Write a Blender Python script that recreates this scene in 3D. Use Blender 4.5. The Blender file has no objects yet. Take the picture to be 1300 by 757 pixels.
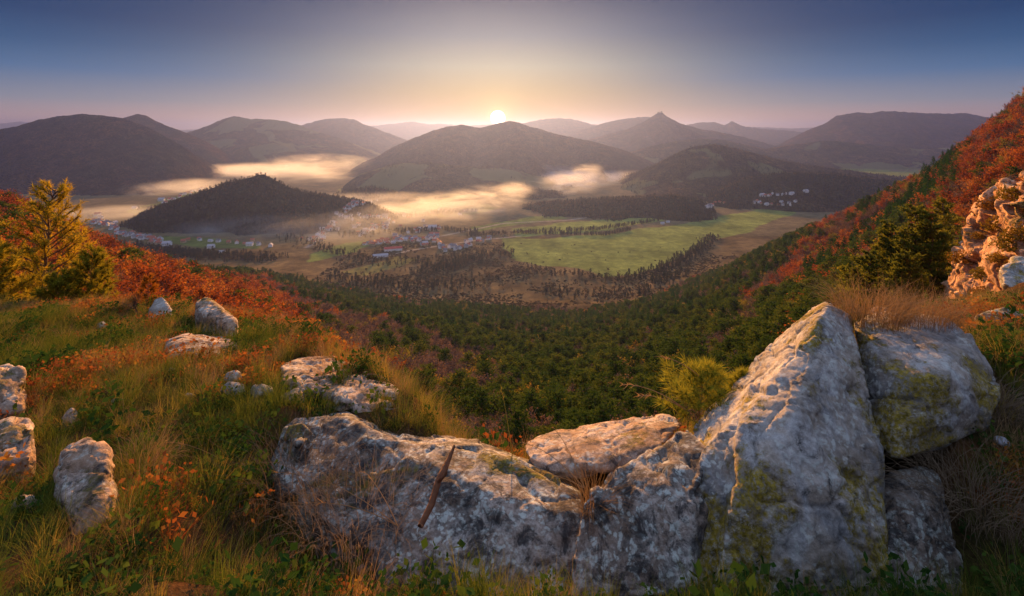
import bpy, bmesh, math, random
import numpy as np
from mathutils import Vector, Matrix, Euler
from mathutils.bvhtree import BVHTree

rng = np.random.default_rng(7)
random.seed(7)
C = bpy.context.scene.collection
F = 650.0        # focal length of the photograph in its own pixels
HX, HY = 650.0, 163.0   # horizon height and centre column
FLOOR = -350.0   # valley floor below the viewpoint, metres

def P(px, py, Y):
    return Vector(((px-HX)/F*Y, Y, (HY-py)/F*Y))

# ------------------------------------------------------------------ noise
def _hash(ix, iy, iz, seed):
    h = (ix.astype(np.int64)*374761393 + iy.astype(np.int64)*668265263 + iz.astype(np.int64)*2147483647 + seed*1274126177) & 0xffffffff
    h = ((h ^ (h >> 13))*1274126177) & 0xffffffff
    h = ((h ^ (h >> 15))*2246822519) & 0xffffffff
    return ((h ^ (h >> 16)) & 0xffff)/65535.0*2-1

def noise3(x, y, z, seed=0):
    x, y, z = np.broadcast_arrays(np.asarray(x, float), np.asarray(y, float), np.asarray(z, float))
    ix, iy, iz = np.floor(x), np.floor(y), np.floor(z)
    fx, fy, fz = x-ix, y-iy, z-iz
    u, v, w = [f*f*f*(f*(f*6-15)+10) for f in (fx, fy, fz)]
    r = 0
    for dx in (0, 1):
        for dy in (0, 1):
            for dz in (0, 1):
                r = r + _hash(ix+dx, iy+dy, iz+dz, seed)*(u if dx else 1-u)*(v if dy else 1-v)*(w if dz else 1-w)
    return r

def fbm(x, y, z=0.0, octv=4, seed=0, gain=.5, lac=2.03):
    r, a, t = 0, 1.0, 0
    for o in range(octv):
        r = r + a*noise3(np.asarray(x)*lac**o+o*17.3, np.asarray(y)*lac**o-o*9.1, np.asarray(z)*lac**o+o*3.7, seed+o)
        t += a; a *= gain
    return r/t

def ridged(x, y, z=0.0, octv=4, seed=0, gain=.5):
    r, a, t = 0, 1.0, 0
    for o in range(octv):
        n = 1-np.abs(noise3(np.asarray(x)*2.07**o+o*7.3, np.asarray(y)*2.07**o-o*4.1, np.asarray(z)*2.07**o+o*1.7, seed+o))*1.6
        r = r + a*n; t += a; a *= gain
    return r/t

def sstep(a, b, x):
    t = np.clip((np.asarray(x, float)-a)/(b-a), 0, 1)
    return t*t*(3-2*t)

def inpoly(px, py, poly):
    px, py = np.asarray(px, float), np.asarray(py, float)
    c = np.zeros(px.shape, bool)
    n = len(poly)
    for i in range(n):
        x1, y1 = poly[i]; x2, y2 = poly[(i+1) % n]
        if y1 == y2: continue
        m = ((y1 > py) != (y2 > py)) & (px < (x2-x1)*(py-y1)/(y2-y1)+x1)
        c ^= m
    return c

# ------------------------------------------------------------------ object helpers
def tag(o, label=None, cat=None, group=None, kind=None):
    if label: o['label'] = label
    if cat: o['category'] = cat
    if group: o['group'] = group
    if kind: o['kind'] = kind
    return o

def link(o, parent=None):
    C.objects.link(o)
    if parent is not None: o.parent = parent
    return o

def mesh_np(name, verts, faces, mats=None, smooth=False, fmat=None, colors=None):
    """verts Nx3, faces Mx3 or Mx4 array (or list of such)"""
    me = bpy.data.meshes.new(name)
    verts = np.asarray(verts, np.float32)
    if not isinstance(faces, list): faces = [faces]
    faces = [np.asarray(f, np.int32) for f in faces if len(f)]
    loops = np.concatenate([f.ravel() for f in faces]) if faces else np.zeros(0, np.int32)
    tot = np.concatenate([np.full(len(f), f.shape[1], np.int32) for f in faces])
    start = np.concatenate([[0], np.cumsum(tot)[:-1]]).astype(np.int32)
    me.vertices.add(len(verts)); me.vertices.foreach_set('co', verts.ravel())
    me.loops.add(len(loops)); me.loops.foreach_set('vertex_index', loops)
    me.polygons.add(len(tot)); me.polygons.foreach_set('loop_start', start); me.polygons.foreach_set('loop_total', tot)
    me.polygons.foreach_set('use_smooth', np.full(len(tot), bool(smooth)))
    if mats:
        for m in (mats if isinstance(mats, (list, tuple)) else [mats]): me.materials.append(m)
    if fmat is not None: me.polygons.foreach_set('material_index', np.asarray(fmat, np.int32))
    me.update(calc_edges=True)
    if colors is not None:
        a = me.color_attributes.new('Col', 'FLOAT_COLOR', 'POINT')
        cc = np.ones((len(verts), 4), np.float32); cc[:, :3] = colors
        a.data.foreach_set('color', cc.ravel())
    return me

def obj(name, me, parent=None):
    return link(bpy.data.objects.new(name, me), parent)

def empty(name, loc=(0, 0, 0), rz=0.0):
    o = bpy.data.objects.new(name, None); o.location = loc; o.rotation_euler = (0, 0, rz)
    o.empty_display_size = .1
    return link(o)

def copy_tree(o, parent=None):
    c = o.copy(); C.objects.link(c)
    if parent is not None: c.parent = parent
    for ch in list(o.children): copy_tree(ch, c)
    return c

def grid_faces(nr, nc):
    i = np.arange(nr-1)[:, None]*nc+np.arange(nc-1)[None]
    i = i.ravel()
    return np.stack([i, i+1, i+nc+1, i+nc], 1)

# ------------------------------------------------------------------ material helpers
class NT:
    def __init__(s, mat):
        s.nt = mat.node_tree; s.n = s.nt.nodes; s.l = s.nt.links
    def new(s, t, **kw):
        nd = s.n.new(t)
        ins = kw.pop('ins', {})
        for k, v in kw.items(): setattr(nd, k, v)
        for k, v in ins.items():
            if isinstance(v, bpy.types.NodeSocket): s.l.new(v, nd.inputs[k])
            else: nd.inputs[k].default_value = v
        return nd
    def math(s, op, a, b=0.0, clamp=False):
        nd = s.n.new('ShaderNodeMath'); nd.operation = op; nd.use_clamp = clamp
        for i, v in enumerate((a, b)):
            if isinstance(v, bpy.types.NodeSocket): s.l.new(v, nd.inputs[i])
            else: nd.inputs[i].default_value = v
        return nd.outputs[0]
    def mix(s, fac, a, b, mode='MIX'):
        nd = s.n.new('ShaderNodeMix'); nd.data_type = 'RGBA'; nd.blend_type = mode
        for i, v in ((0, fac), (6, a), (7, b)):
            if isinstance(v, bpy.types.NodeSocket): s.l.new(v, nd.inputs[i])
            else: nd.inputs[i].default_value = (*v, 1) if i and len(v) == 3 else v
        return nd.outputs[2]
    def ramp(s, fac, stops, interp='LINEAR'):
        nd = s.n.new('ShaderNodeValToRGB'); cr = nd.color_ramp; cr.interpolation = interp
        while len(cr.elements) < len(stops): cr.elements.new(.5)
        for e, (p, c) in zip(cr.elements, stops):
            e.position = p; e.color = (*c, 1) if not isinstance(c, (int, float)) else (c, c, c, 1)
        s.l.new(fac, nd.inputs[0])
        return nd.outputs[0]
    def noise(s, vec, scale, detail=5.0, rough=.55, dist=0.0):
        nd = s.new('ShaderNodeTexNoise', ins={'Scale': scale, 'Detail': detail, 'Roughness': rough, 'Distortion': dist})
        s.l.new(vec, nd.inputs['Vector'])
        return nd.outputs[0]

def new_mat(name):
    m = bpy.data.materials.new(name); m.use_nodes = True
    m.node_tree.nodes.clear()
    t = NT(m)
    out = t.new('ShaderNodeOutputMaterial')
    return m, t, out

def leaf_mat(name, c1, c2, c3=None, trans=.35, rough=.7, attr=None):
    """foliage: colour varies per tree (Object Info) and within it"""
    m, t, out = new_mat(name)
    oi = t.new('ShaderNodeObjectInfo')
    geo = t.new('ShaderNodeNewGeometry')
    tc = t.new('ShaderNodeTexCoord')
    n = t.noise(tc.outputs['Object'], 1.3, 3)
    f = t.math('ADD', t.math('MULTIPLY', oi.outputs['Random'], .65), t.math('MULTIPLY', geo.outputs['Random Per Island'], .35))
    col = t.ramp(f, [(0.1, c1), (.55, c2), (.95, c3 or c2)])
    col = t.mix(t.math('MULTIPLY', n, .5), col, tuple(x*.45 for x in c1))
    d = t.new('ShaderNodeBsdfDiffuse', ins={'Color': col})
    tr = t.new('ShaderNodeBsdfTranslucent', ins={'Color': col})
    mx = t.new('ShaderNodeMixShader', ins={0: trans, 1: d.outputs[0], 2: tr.outputs[0]})
    t.l.new(mx.outputs[0], out.inputs[0])
    return m

def simple_mat(name, col, rough=.8, var=.25, scale=20.0, bump=0.0):
    m, t, out = new_mat(name)
    tc = t.new('ShaderNodeTexCoord')
    n = t.noise(tc.outputs['Object'], scale, 5)
    c = t.mix(n, tuple(x*(1-var) for x in col), tuple(min(1, x*(1+var)) for x in col))
    b = t.new('ShaderNodeBsdfPrincipled', ins={'Base Color': c, 'Roughness': rough, 'Specular IOR Level': .25})
    if bump:
        bp = t.new('ShaderNodeBump', ins={'Strength': bump, 'Distance': .02, 'Height': n}); t.l.new(bp.outputs[0], b.inputs['Normal'])
    t.l.new(b.outputs[0], out.inputs[0])
    return m

# ------------------------------------------------------------------ geometry-node scatter for uncountable stuff
LIB = {}
def lib_collection(name, meshes):
    col = bpy.data.collections.new(name)
    for i, me in enumerate(meshes):
        o = bpy.data.objects.new('%s_%02d' % (name, i), me); col.objects.link(o)
    LIB[name] = col
    return col

def scatter(name, pts, rot, scl, idx, col):
    me = bpy.data.meshes.new(name)
    pts = np.asarray(pts, np.float32); n = len(pts)
    me.vertices.add(n); me.vertices.foreach_set('co', pts.ravel())
    rot = np.asarray(rot, np.float32)
    if rot.ndim == 1: rot = np.stack([np.zeros(n), np.zeros(n), rot], 1).astype(np.float32)
    scl = np.asarray(scl, np.float32)
    if scl.ndim == 1: scl = np.repeat(scl[:, None], 3, 1)
    a = me.attributes.new('rot', 'FLOAT_VECTOR', 'POINT'); a.data.foreach_set('vector', rot.ravel())
    a = me.attributes.new('scl', 'FLOAT_VECTOR', 'POINT'); a.data.foreach_set('vector', scl.astype(np.float32).ravel())
    a = me.attributes.new('idx', 'INT', 'POINT'); a.data.foreach_set('value', np.asarray(idx, np.int32))
    o = obj(name, me)
    g = bpy.data.node_groups.new(name, 'GeometryNodeTree')
    g.interface.new_socket('Geometry', in_out='INPUT', socket_type='NodeSocketGeometry')
    g.interface.new_socket('Geometry', in_out='OUTPUT', socket_type='NodeSocketGeometry')
    N = g.nodes; L = g.links
    gi, go = N.new('NodeGroupInput'), N.new('NodeGroupOutput')
    ip = N.new('GeometryNodeInstanceOnPoints'); ci = N.new('GeometryNodeCollectionInfo')
    ci.inputs[0].default_value = col; ci.inputs[1].default_value = True; ci.inputs[2].default_value = True
    def na(nm, t):
        x = N.new('GeometryNodeInputNamedAttribute'); x.data_type = t; x.inputs[0].default_value = nm
        return [s for s in x.outputs if s.enabled and s.name == 'Attribute'][0]
    L.new(gi.outputs[0], ip.inputs['Points']); L.new(ci.outputs[0], ip.inputs['Instance'])
    ip.inputs['Pick Instance'].default_value = True
    L.new(na('idx', 'INT'), ip.inputs['Instance Index'])
    L.new(na('rot', 'FLOAT_VECTOR'), ip.inputs['Rotation'])
    L.new(na('scl', 'FLOAT_VECTOR'), ip.inputs['Scale'])
    L.new(ip.outputs[0], go.inputs[0])
    md = o.modifiers.new('scatter', 'NODES'); md.node_group = g
    return o
# ------------------------------------------------------------------ camera, sky, sun, air
sc = bpy.context.scene
cam = bpy.data.cameras.new('camera'); co = bpy.data.objects.new('camera', cam); C.objects.link(co)
co.location = (0, 0, 0); co.rotation_euler = (math.pi/2, 0, 0)
cam.sensor_width = 36; cam.lens = 18.0; cam.shift_y = -(378.5-HY)/1300.0
cam.clip_start = .05; cam.clip_end = 80000
sc.camera = co
sc.view_settings.view_transform = 'Standard'; sc.view_settings.look = 'None'
sc.view_settings.gamma = 1; sc.view_settings.use_curve_mapping = False
sc.view_settings.exposure = 1.58
sc.cycles.use_denoising = True
sc.cycles.max_bounces = 6; sc.cycles.diffuse_bounces = 3; sc.cycles.glossy_bounces = 2
sc.cycles.transmission_bounces = 4; sc.cycles.transparent_max_bounces = 8; sc.cycles.volume_bounces = 1
sc.cycles.volume_max_steps = 256
sc.cycles.sample_clamp_indirect = 4

SUN_AZ = math.atan2((632-HX), F)      # east of the view axis
SUN_EL = math.radians(13.0)
LAMP_AZ = SUN_AZ-math.radians(1)
sun = bpy.data.lights.new('sun', 'SUN'); so = bpy.data.objects.new('sun', sun); C.objects.link(so)
sun.energy = 5.0; sun.angle = math.radians(.6); sun.color = (1, .46, .125)
sd = Vector((math.sin(LAMP_AZ)*math.cos(SUN_EL), math.cos(LAMP_AZ)*math.cos(SUN_EL), math.sin(SUN_EL)))
so.rotation_euler = sd.to_track_quat('Z', 'Y').to_euler()
so.location = (0, 0, 50)

W = bpy.data.worlds.new('World'); sc.world = W; W.use_nodes = True
W.node_tree.nodes.clear(); t = NT(W)
wout = t.new('ShaderNodeOutputWorld')
tc = t.new('ShaderNodeTexCoord')
sky = t.new('ShaderNodeTexSky'); sky.sky_type = 'NISHITA'; sky.sun_disc = False
sky.sun_elevation = SUN_EL; sky.sun_rotation = LAMP_AZ; sky.altitude = 600; sky.air_density = 1.2; sky.dust_density = 2.0; sky.ozone_density = 3.0
dim = t.new('ShaderNodeVectorMath', operation='SCALE', ins={0: sky.outputs[0], 'Scale': .012})
bg1 = t.new('ShaderNodeBackground', ins={'Color': dim.outputs[0], 'Strength': 0.05})
nrm = t.new('ShaderNodeVectorMath', operation='NORMALIZE', ins={0: tc.outputs['Generated']})
sep = t.new('ShaderNodeSeparateXYZ', ins={0: nrm.outputs[0]})
x, y, z = sep.outputs
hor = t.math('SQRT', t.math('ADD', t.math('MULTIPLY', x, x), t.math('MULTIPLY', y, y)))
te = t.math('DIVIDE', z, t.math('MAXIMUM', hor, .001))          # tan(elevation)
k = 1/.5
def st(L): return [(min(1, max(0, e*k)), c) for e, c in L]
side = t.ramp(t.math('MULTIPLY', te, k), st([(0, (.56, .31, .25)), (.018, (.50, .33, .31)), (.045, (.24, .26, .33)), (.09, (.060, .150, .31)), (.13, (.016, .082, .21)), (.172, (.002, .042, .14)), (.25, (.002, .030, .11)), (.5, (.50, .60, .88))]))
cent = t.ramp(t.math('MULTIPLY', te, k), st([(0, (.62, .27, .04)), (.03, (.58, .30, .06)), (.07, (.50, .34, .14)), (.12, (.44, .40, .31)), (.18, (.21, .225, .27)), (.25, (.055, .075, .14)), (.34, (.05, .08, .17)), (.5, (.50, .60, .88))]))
# azimuth distance from the sun
daz = t.math('ABSOLUTE', t.math('SUBTRACT', t.math('ARCTAN2', x, y), SUN_AZ))
wz = t.math('POWER', 2.718, t.math('MULTIPLY', t.math('POWER', t.math('DIVIDE', daz, .36), 2.0), -1.0))
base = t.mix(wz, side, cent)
sdir = Vector((math.sin(SUN_AZ), math.cos(SUN_AZ), (HY-150)/F)).normalized()
dt = t.new('ShaderNodeVectorMath', operation='DOT_PRODUCT', ins={0: nrm.outputs[0], 1: sdir})
ang = t.math('ARCCOSINE', t.math('MINIMUM', dt.outputs['Value'], 1.0))
g1 = t.math('POWER', 2.718, t.math('DIVIDE', ang, -.022))
g2 = t.math('POWER', 2.718, t.math('DIVIDE', ang, -.11))
disc = t.math('SUBTRACT', 1.0, t.math('DIVIDE', t.math('SUBTRACT', ang, .012), .003), clamp=True)
def scl(col, f):
    return t.new('ShaderNodeVectorMath', operation='SCALE', ins={0: col, 'Scale': f}).outputs[0]
def add(a, b):
    return t.new('ShaderNodeVectorMath', operation='ADD', ins={0: a, 1: b}).outputs[0]
rgb = lambda c: t.new('ShaderNodeCombineXYZ', ins={0: c[0], 1: c[1], 2: c[2]}).outputs[0]
glow = add(add(scl(rgb((.9, .6, .2)), g1), scl(rgb((.05, .03, .0)), g2)), scl(rgb((16, 14, 10)), disc))
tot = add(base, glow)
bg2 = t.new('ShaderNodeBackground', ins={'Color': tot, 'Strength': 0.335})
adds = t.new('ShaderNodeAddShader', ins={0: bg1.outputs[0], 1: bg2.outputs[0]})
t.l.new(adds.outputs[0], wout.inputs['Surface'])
# world volume stays empty: the air is a closed box
hm = bpy.data.materials.new('haze_air'); hm.use_nodes = True; hm.node_tree.nodes.clear(); t = NT(hm)
ho = t.new('ShaderNodeOutputMaterial')
pv = t.new('ShaderNodeVolumePrincipled', ins={'Color': (.135, .205, .58, 1), 'Density': 7e-5, 'Anisotropy': .67})
t.l.new(pv.outputs[0], ho.inputs['Volume'])
b = bmesh.new(); bmesh.ops.create_cube(b, size=1)
bmesh.ops.scale(b, vec=(40000, 30000, 670), verts=b.verts)
bmesh.ops.translate(b, vec=(0, 12000, -45.0), verts=b.verts)
hme = bpy.data.meshes.new('haze'); b.to_mesh(hme); b.free(); hme.materials.append(hm)
HAZE = obj('haze', hme); HAZE['kind'] = 'stuff'
# ------------------------------------------------------------------ the bowl below the crag and the valley floor: one sheet
_Y = np.array([6, 15, 30, 60, 120, 220, 300, 420, 600, 800, 1000, 1200, 1500.])
_T = {  # picture row of the bare ground at each distance, per column
 -500: [620, 440, 400, 345, 290, 240, 215, 190, 185, 215, 300, 340, 315],
 -200: [620, 435, 405, 365, 315, 272, 252, 232, 232, 265, 330, 345, 315],
 0:    [640, 440, 415, 388, 348, 302, 280, 262, 286, 342, 380, 352, 315],
 75:   [650, 460, 430, 402, 368, 332, 314, 298, 312, 356, 384, 352, 315],
 150:  [680, 500, 450, 420, 392, 364, 349, 334, 340, 368, 384, 352, 315],
 225:  [700, 560, 490, 450, 418, 388, 372, 355, 347, 355, 368, 351, 315],
 300:  [760, 640, 535, 480, 442, 412, 396, 379, 363, 353, 349, 347, 315],
 400:  [860, 720, 600, 535, 488, 452, 433, 413, 393, 379, 378, 352, 315],
 500:  [940, 780, 660, 595, 525, 479, 456, 433, 413, 400, 391, 352, 315],
 600:  [990, 820, 700, 620, 546, 495, 469, 444, 421, 406, 391, 352, 315],
 700:  [990, 820, 700, 620, 550, 500, 474, 448, 425, 410, 391, 352, 315],
 800:  [960, 800, 690, 610, 541, 490, 464, 440, 417, 401, 390, 352, 315],
 900:  [900, 760, 650, 580, 511, 461, 436, 412, 388, 370, 361, 350, 315],
 1000: [820, 700, 600, 530, 466, 420, 393, 365, 333, 309, 303, 330, 315],
 1100: [760, 640, 545, 472, 416, 366, 338, 306, 274, 264, 290, 330, 315],
 1200: [700, 580, 490, 432, 371, 311, 276, 238, 210, 222, 272, 325, 315],
 1300: [650, 540, 450, 392, 305, 226, 186, 146, 138, 170, 240, 318, 315],
 1450: [600, 480, 400, 320, 220, 130, 85, 40, 30, 80, 190, 300, 315],
 1800: [500, 380, 300, 220, 100, 20, -30, -90, -110, -20, 150, 290, 315]}
_cols = np.array(sorted(_T)); _tab = np.array([_T[c] for c in _cols], float)
_gx = np.arange(-500, 1801, 10.0); _gy = np.linspace(math.log(6), math.log(1500), 140)
_R = np.zeros((len(_gx), len(_gy)))
_tmp = np.array([np.interp(_gx, _cols, _tab[:, j]) for j in range(len(_Y))]).T
for i in range(len(_gx)): _R[i] = np.interp(_gy, np.log(_Y), _tmp[i])
def _blur(a, ax, n):
    for _ in range(n):
        p = np.pad(a, [(1, 1) if q == ax else (0, 0) for q in range(2)], mode='edge')
        a = (p[:-2]+2*p[1:-1]+p[2:])/4 if ax == 0 else (p[:, :-2]+2*p[:, 1:-1]+p[:, 2:])/4
    return a
_R = _blur(_blur(_R, 0, 8), 1, 6)

def ground_z(X, Y):
    X = np.asarray(X, float); Y = np.maximum(np.asarray(Y, float), 2.0)
    px = X/Y*F+HX
    u = np.clip((px+500)/10, 0, len(_gx)-1.001); v = np.clip((np.log(Y)-_gy[0])/(_gy[1]-_gy[0]), 0, len(_gy)-1.001)
    i, j = u.astype(int), v.astype(int); fu, fv = u-i, v-j
    r = (_R[i, j]*(1-fu)*(1-fv)+_R[i+1, j]*fu*(1-fv)+_R[i, j+1]*(1-fu)*fv+_R[i+1, j+1]*fu*fv)
    near = (HY-r)/F*Y
    rel = fbm(X/90, Y/90, 0, 4, 3)*np.minimum(Y*.018, 9)*(1-sstep(900, 1300, Y))
    far = FLOOR+fbm(X/700, Y/700, 0, 3, 5)*6*sstep(1200, 2500, Y)
    w = sstep(1150, 1500, Y)
    return (near+rel)*(1-w)+far*w

def ground_at(px, Y):
    return float(ground_z((px-HX)/F*Y, Y))

def floor_Y(py): return -FLOOR*F/(np.asarray(py, float)-HY)

_yr = np.concatenate([np.exp(np.linspace(math.log(7), math.log(900), 260)), np.exp(np.linspace(math.log(905), math.log(3500), 330)), np.exp(np.linspace(math.log(3550), math.log(26000), 60))])
_pc = np.arange(-500, 1801, 4.0)
PX, YY = np.meshgrid(_pc, _yr)
XX = (PX-HX)/F*YY
ZZ = ground_z(XX, YY)
PY = HY-ZZ/YY*F
# land cover as true colours of the ground
def wob(s, a, seed): return fbm(XX/s, YY/s, 0, 4, seed)*a
wx = PX+wob(160, 10, 11); wy = PY+wob(160, 4, 12)
green = np.array((.145, .18, .048)); green2 = np.array((.18, .17, .06)); scrub = np.array((.15, .112, .055)); dirt = np.array((.10, .06, .035)); dull = np.array((.12, .10, .055))
col = np.ones(XX.shape+(3,))*dull
FIELDS = [
 ([(640, 300), (700, 303), (770, 296), (830, 290), (900, 279), (960, 266), (1020, 262), (1015, 268), (985, 278), (940, 296), (905, 305), (870, 322), (850, 335), (810, 348), (770, 352), (735, 343), (690, 338), (655, 330), (640, 316)], green),
 ([(655, 292), (700, 286), (790, 276), (860, 268), (885, 264), (895, 270), (820, 284), (740, 296), (660, 300)], green*1.1),
 ([(395, 322), (440, 308), (475, 305), (470, 312), (420, 326), (395, 332)], green*.9),
 ([(430, 345), (500, 326), (530, 330), (460, 350)], green2*.8),
 ([(600, 288), (650, 278), (720, 273), (720, 279), (660, 285), (610, 296)], green*.9),
 ([(165, 268), (200, 258), (235, 246), (260, 240), (258, 246), (220, 262), (180, 276)], green*.8),
 ([(210, 300), (260, 302), (330, 308), (330, 316), (240, 314), (205, 308)], green*.7),
 ([(430, 240), (480, 214), (560, 206), (620, 215), (600, 250), (520, 262), (440, 255)], green2),
 ([(470, 262), (560, 258), (640, 262), (600, 275), (500, 276)], green*.8),
 ([(980, 210), (1300, 225), (1300, 240), (1100, 236), (980, 222)], green*.8),
]
sc_m = (PY > 300) & (YY > 700)
n1 = fbm(XX/60, YY/60, 0, 5, 21)
scr = scrub[None, None]*(.75+.5*n1[..., None])
col = np.where(sc_m[..., None], scr, col*(1+.35*n1[..., None]))
for poly, c in FIELDS:
    m = inpoly(wx, wy, poly) & (YY > 1050)
    stripes = 1+.10*np.sin((XX*.3+YY)/37.)+.30*n1+.25*fbm(XX/25, YY/110, 0, 3, 23)
    col = np.where(m[..., None], c*stripes[..., None], col)
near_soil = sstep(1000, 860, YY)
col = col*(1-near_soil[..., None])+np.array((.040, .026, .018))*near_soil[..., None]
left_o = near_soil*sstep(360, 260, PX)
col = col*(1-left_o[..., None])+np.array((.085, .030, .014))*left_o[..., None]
# lanes and the brook through the valley
def lane(pts, width, c):
    global col
    P0 = [((px-HX)/F*floor_Y(py), float(floor_Y(py))) for px, py in pts]
    d = np.full(XX.shape, 1e9)
    for (x1, y1), (x2, y2) in zip(P0, P0[1:]):
        L2 = (x2-x1)**2+(y2-y1)**2
        s = np.clip(((XX-x1)*(x2-x1)+(YY-y1)*(y2-y1))/L2, 0, 1)
        d = np.minimum(d, np.hypot(XX-x1-s*(x2-x1), YY-y1-s*(y2-y1)))
    m = (1-sstep(width*.5, width, d))[..., None]*(YY > 1000)[..., None]
    col = col*(1-m)+np.array(c)*m
lane([(390, 314), (425, 288), (450, 262), (475, 254)], 9, (.26, .23, .21))
lane([(560, 300), (640, 284), (720, 280), (850, 262), (905, 262), (960, 250)], 8, (.24, .22, .19))
lane([(470, 330), (520, 318), (600, 306), (660, 300)], 8, (.25, .22, .18))

m, t, out = new_mat('valley_ground')
tc = t.new('ShaderNodeTexCoord'); va = t.new('ShaderNodeVertexColor', layer_name='Col')
n = t.noise(tc.outputs['Object'], .045, 8, .65)
n2 = t.noise(tc.outputs['Object'], .6, 6, .6)
c = t.mix(1.0, va.outputs[0], t.ramp(n, [(.3, (.62, .62, .62)), (.7, (1.35, 1.3, 1.2))]), 'MULTIPLY')
c = t.mix(1.0, c, t.ramp(n2, [(.3, (.7, .7, .7)), (.7, (1.25, 1.25, 1.25))]), 'MULTIPLY')
bp = t.new('ShaderNodeBump', ins={'Strength': .7, 'Distance': 1.5, 'Height': n2})
bs = t.new('ShaderNodeBsdfDiffuse', ins={'Color': c, 'Normal': bp.outputs[0]})
t.l.new(bs.outputs[0], out.inputs[0])
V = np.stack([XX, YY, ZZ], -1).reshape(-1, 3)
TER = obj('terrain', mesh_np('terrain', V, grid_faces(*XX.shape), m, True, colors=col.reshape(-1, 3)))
tag(TER, 'sloping ground falling from the crag into the wide farmed valley', kind='structure')

# ------------------------------------------------------------------ hills and mountains, each with its own distance and back side
def wood_mat(name, a, b_, c_, sc_=.02, meadow=None):
    m, t, out = new_mat(name)
    tc = t.new('ShaderNodeTexCoord')
    n0 = t.noise(tc.outputs['Object'], sc_*.12, 5, .6)
    n1 = t.noise(tc.outputs['Object'], sc_*4, 7, .7)
    vo = t.new('ShaderNodeTexVoronoi', ins={'Scale': .085, 'Vector': tc.outputs['Object']})
    col = t.ramp(n0, [(.36, a), (.5, b_), (.62, c_)])
    col = t.mix(1.0, col, t.ramp(n1, [(.3, (.5, .5, .5)), (.7, (1.6, 1.5, 1.4))]), 'MULTIPLY')
    n5 = t.noise(tc.outputs['Object'], .014, 5, .65)
    col = t.mix(1.0, col, t.ramp(n5, [(.35, (.5, .55, .55)), (.5, (1.0, 1.0, 1.0)), (.65, (1.7, 1.45, 1.2))]), 'MULTIPLY')
    col = t.mix(1.0, col, t.ramp(vo.outputs['Distance'], [(.1, (1.3, 1.3, 1.3)), (.7, (.55, .55, .55))]), 'MULTIPLY')
    h = t.math('ADD', t.math('MULTIPLY', vo.outputs['Distance'], -1.0), t.math('MULTIPLY', n1, 1.2))
    if meadow:
        mk = t.ramp(t.noise(tc.outputs['Object'], .0022, 3, .5, .6), [(.555, 0.0), (.575, 1.0)])
        col = t.mix(mk, col, meadow)
        h = t.math('MULTIPLY', h, t.math('SUBTRACT', 1.0, mk))
    bp = t.new('ShaderNodeBump', ins={'Strength': .9, 'Distance': 9.0, 'Height': h})
    bs = t.new('ShaderNodeBsdfDiffuse', ins={'Color': col, 'Normal': bp.outputs[0]})
    t.l.new(bs.outputs[0], out.inputs[0])
    return m
MW_brown = wood_mat('autumn_wood_slope', (.018, .022, .018), (.032, .024, .02), (.05, .03, .022))
MW_dark = wood_mat('conifer_wood_slope', (.016, .026, .016), (.025, .03, .018), (.045, .034, .02))
MW_mead = wood_mat('meadow_and_wood_slope', (.024, .03, .018), (.045, .036, .022), (.07, .05, .03), meadow=(.085, .085, .038))

HILLS = {}
def hill(name, crest, depth, label, mat, slope=.42, nx=420, ny=90, spur=.75, seed=0, base=FLOOR-25, slant=0.0, rough=1.0, wave=420.0, backf=1.0):
    cx = np.array([c[0] for c in crest], float); cy = np.array([c[1] for c in crest], float)
    u = np.linspace(cx[0], cx[-1], nx)
    py = np.interp(u, cx, cy)
    kk = np.hanning(9); kk /= kk.sum()
    py = np.convolve(np.pad(py, 4, mode='edge'), kk, 'valid')
    Yc = depth+slant*(u-u.mean())
    Zc = (HY-py)/F*Yc
    X0 = (u-HX)/F*Yc
    Zc = Zc+fbm(X0/60, Yc/60, 0, 4, seed+50)*5*rough*depth/4000
    Hc = np.maximum(Zc-base, 4)
    half = Hc.max()/slope
    s = np.linspace(-1, backf, ny)
    S, Uu = np.meshgrid(s, u)
    sg = np.sign(S); a = np.abs(S)
    Yg = Yc[:, None]+S*half
    # keep the crest line's x; slopes run straight out from it
    Xg = X0[:, None]+S*half*((Uu-HX)/F)*.6
    wl = wave
    rr = ridged(Xg/wl, Yg/(wl*2.6)+sg*3.3, 0, 4, seed+1)
    a2 = np.clip(a*(1+spur*(.55-rr)*(1-.3*a)*np.minimum(1, a*6)), 0, 1.3)
    prof = np.clip(1-a2, 0, 1)**1.15
    prof = prof*.93+.07*np.clip(1-a2*2.5, 0, 1)
    Z = base+Hc[:, None]*prof
    Z += fbm(Xg/110, Yg/110, 0, 5, seed+7)*16*np.minimum(1, a*8)*np.clip(prof*6, 0, 1)*rough
    Z += fbm(Xg/380, Yg/380, 0, 3, seed+17)*30*np.minimum(1, a*5)*np.clip(prof*4, 0, 1)*rough
    Z += fbm(Xg/22, Yg/22, 0, 2, seed+9)*3.5*np.clip(prof*6, 0, 1)*rough
    V = np.stack([Xg, Yg, Z], -1).reshape(-1, 3)
    o = obj(name, mesh_np(name, V, grid_faces(*Z.shape)[:, ::-1], mat, True))
    tag(o, label, kind='structure')
    HILLS[label] = (V, grid_faces(*Z.shape))
    return o

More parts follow.
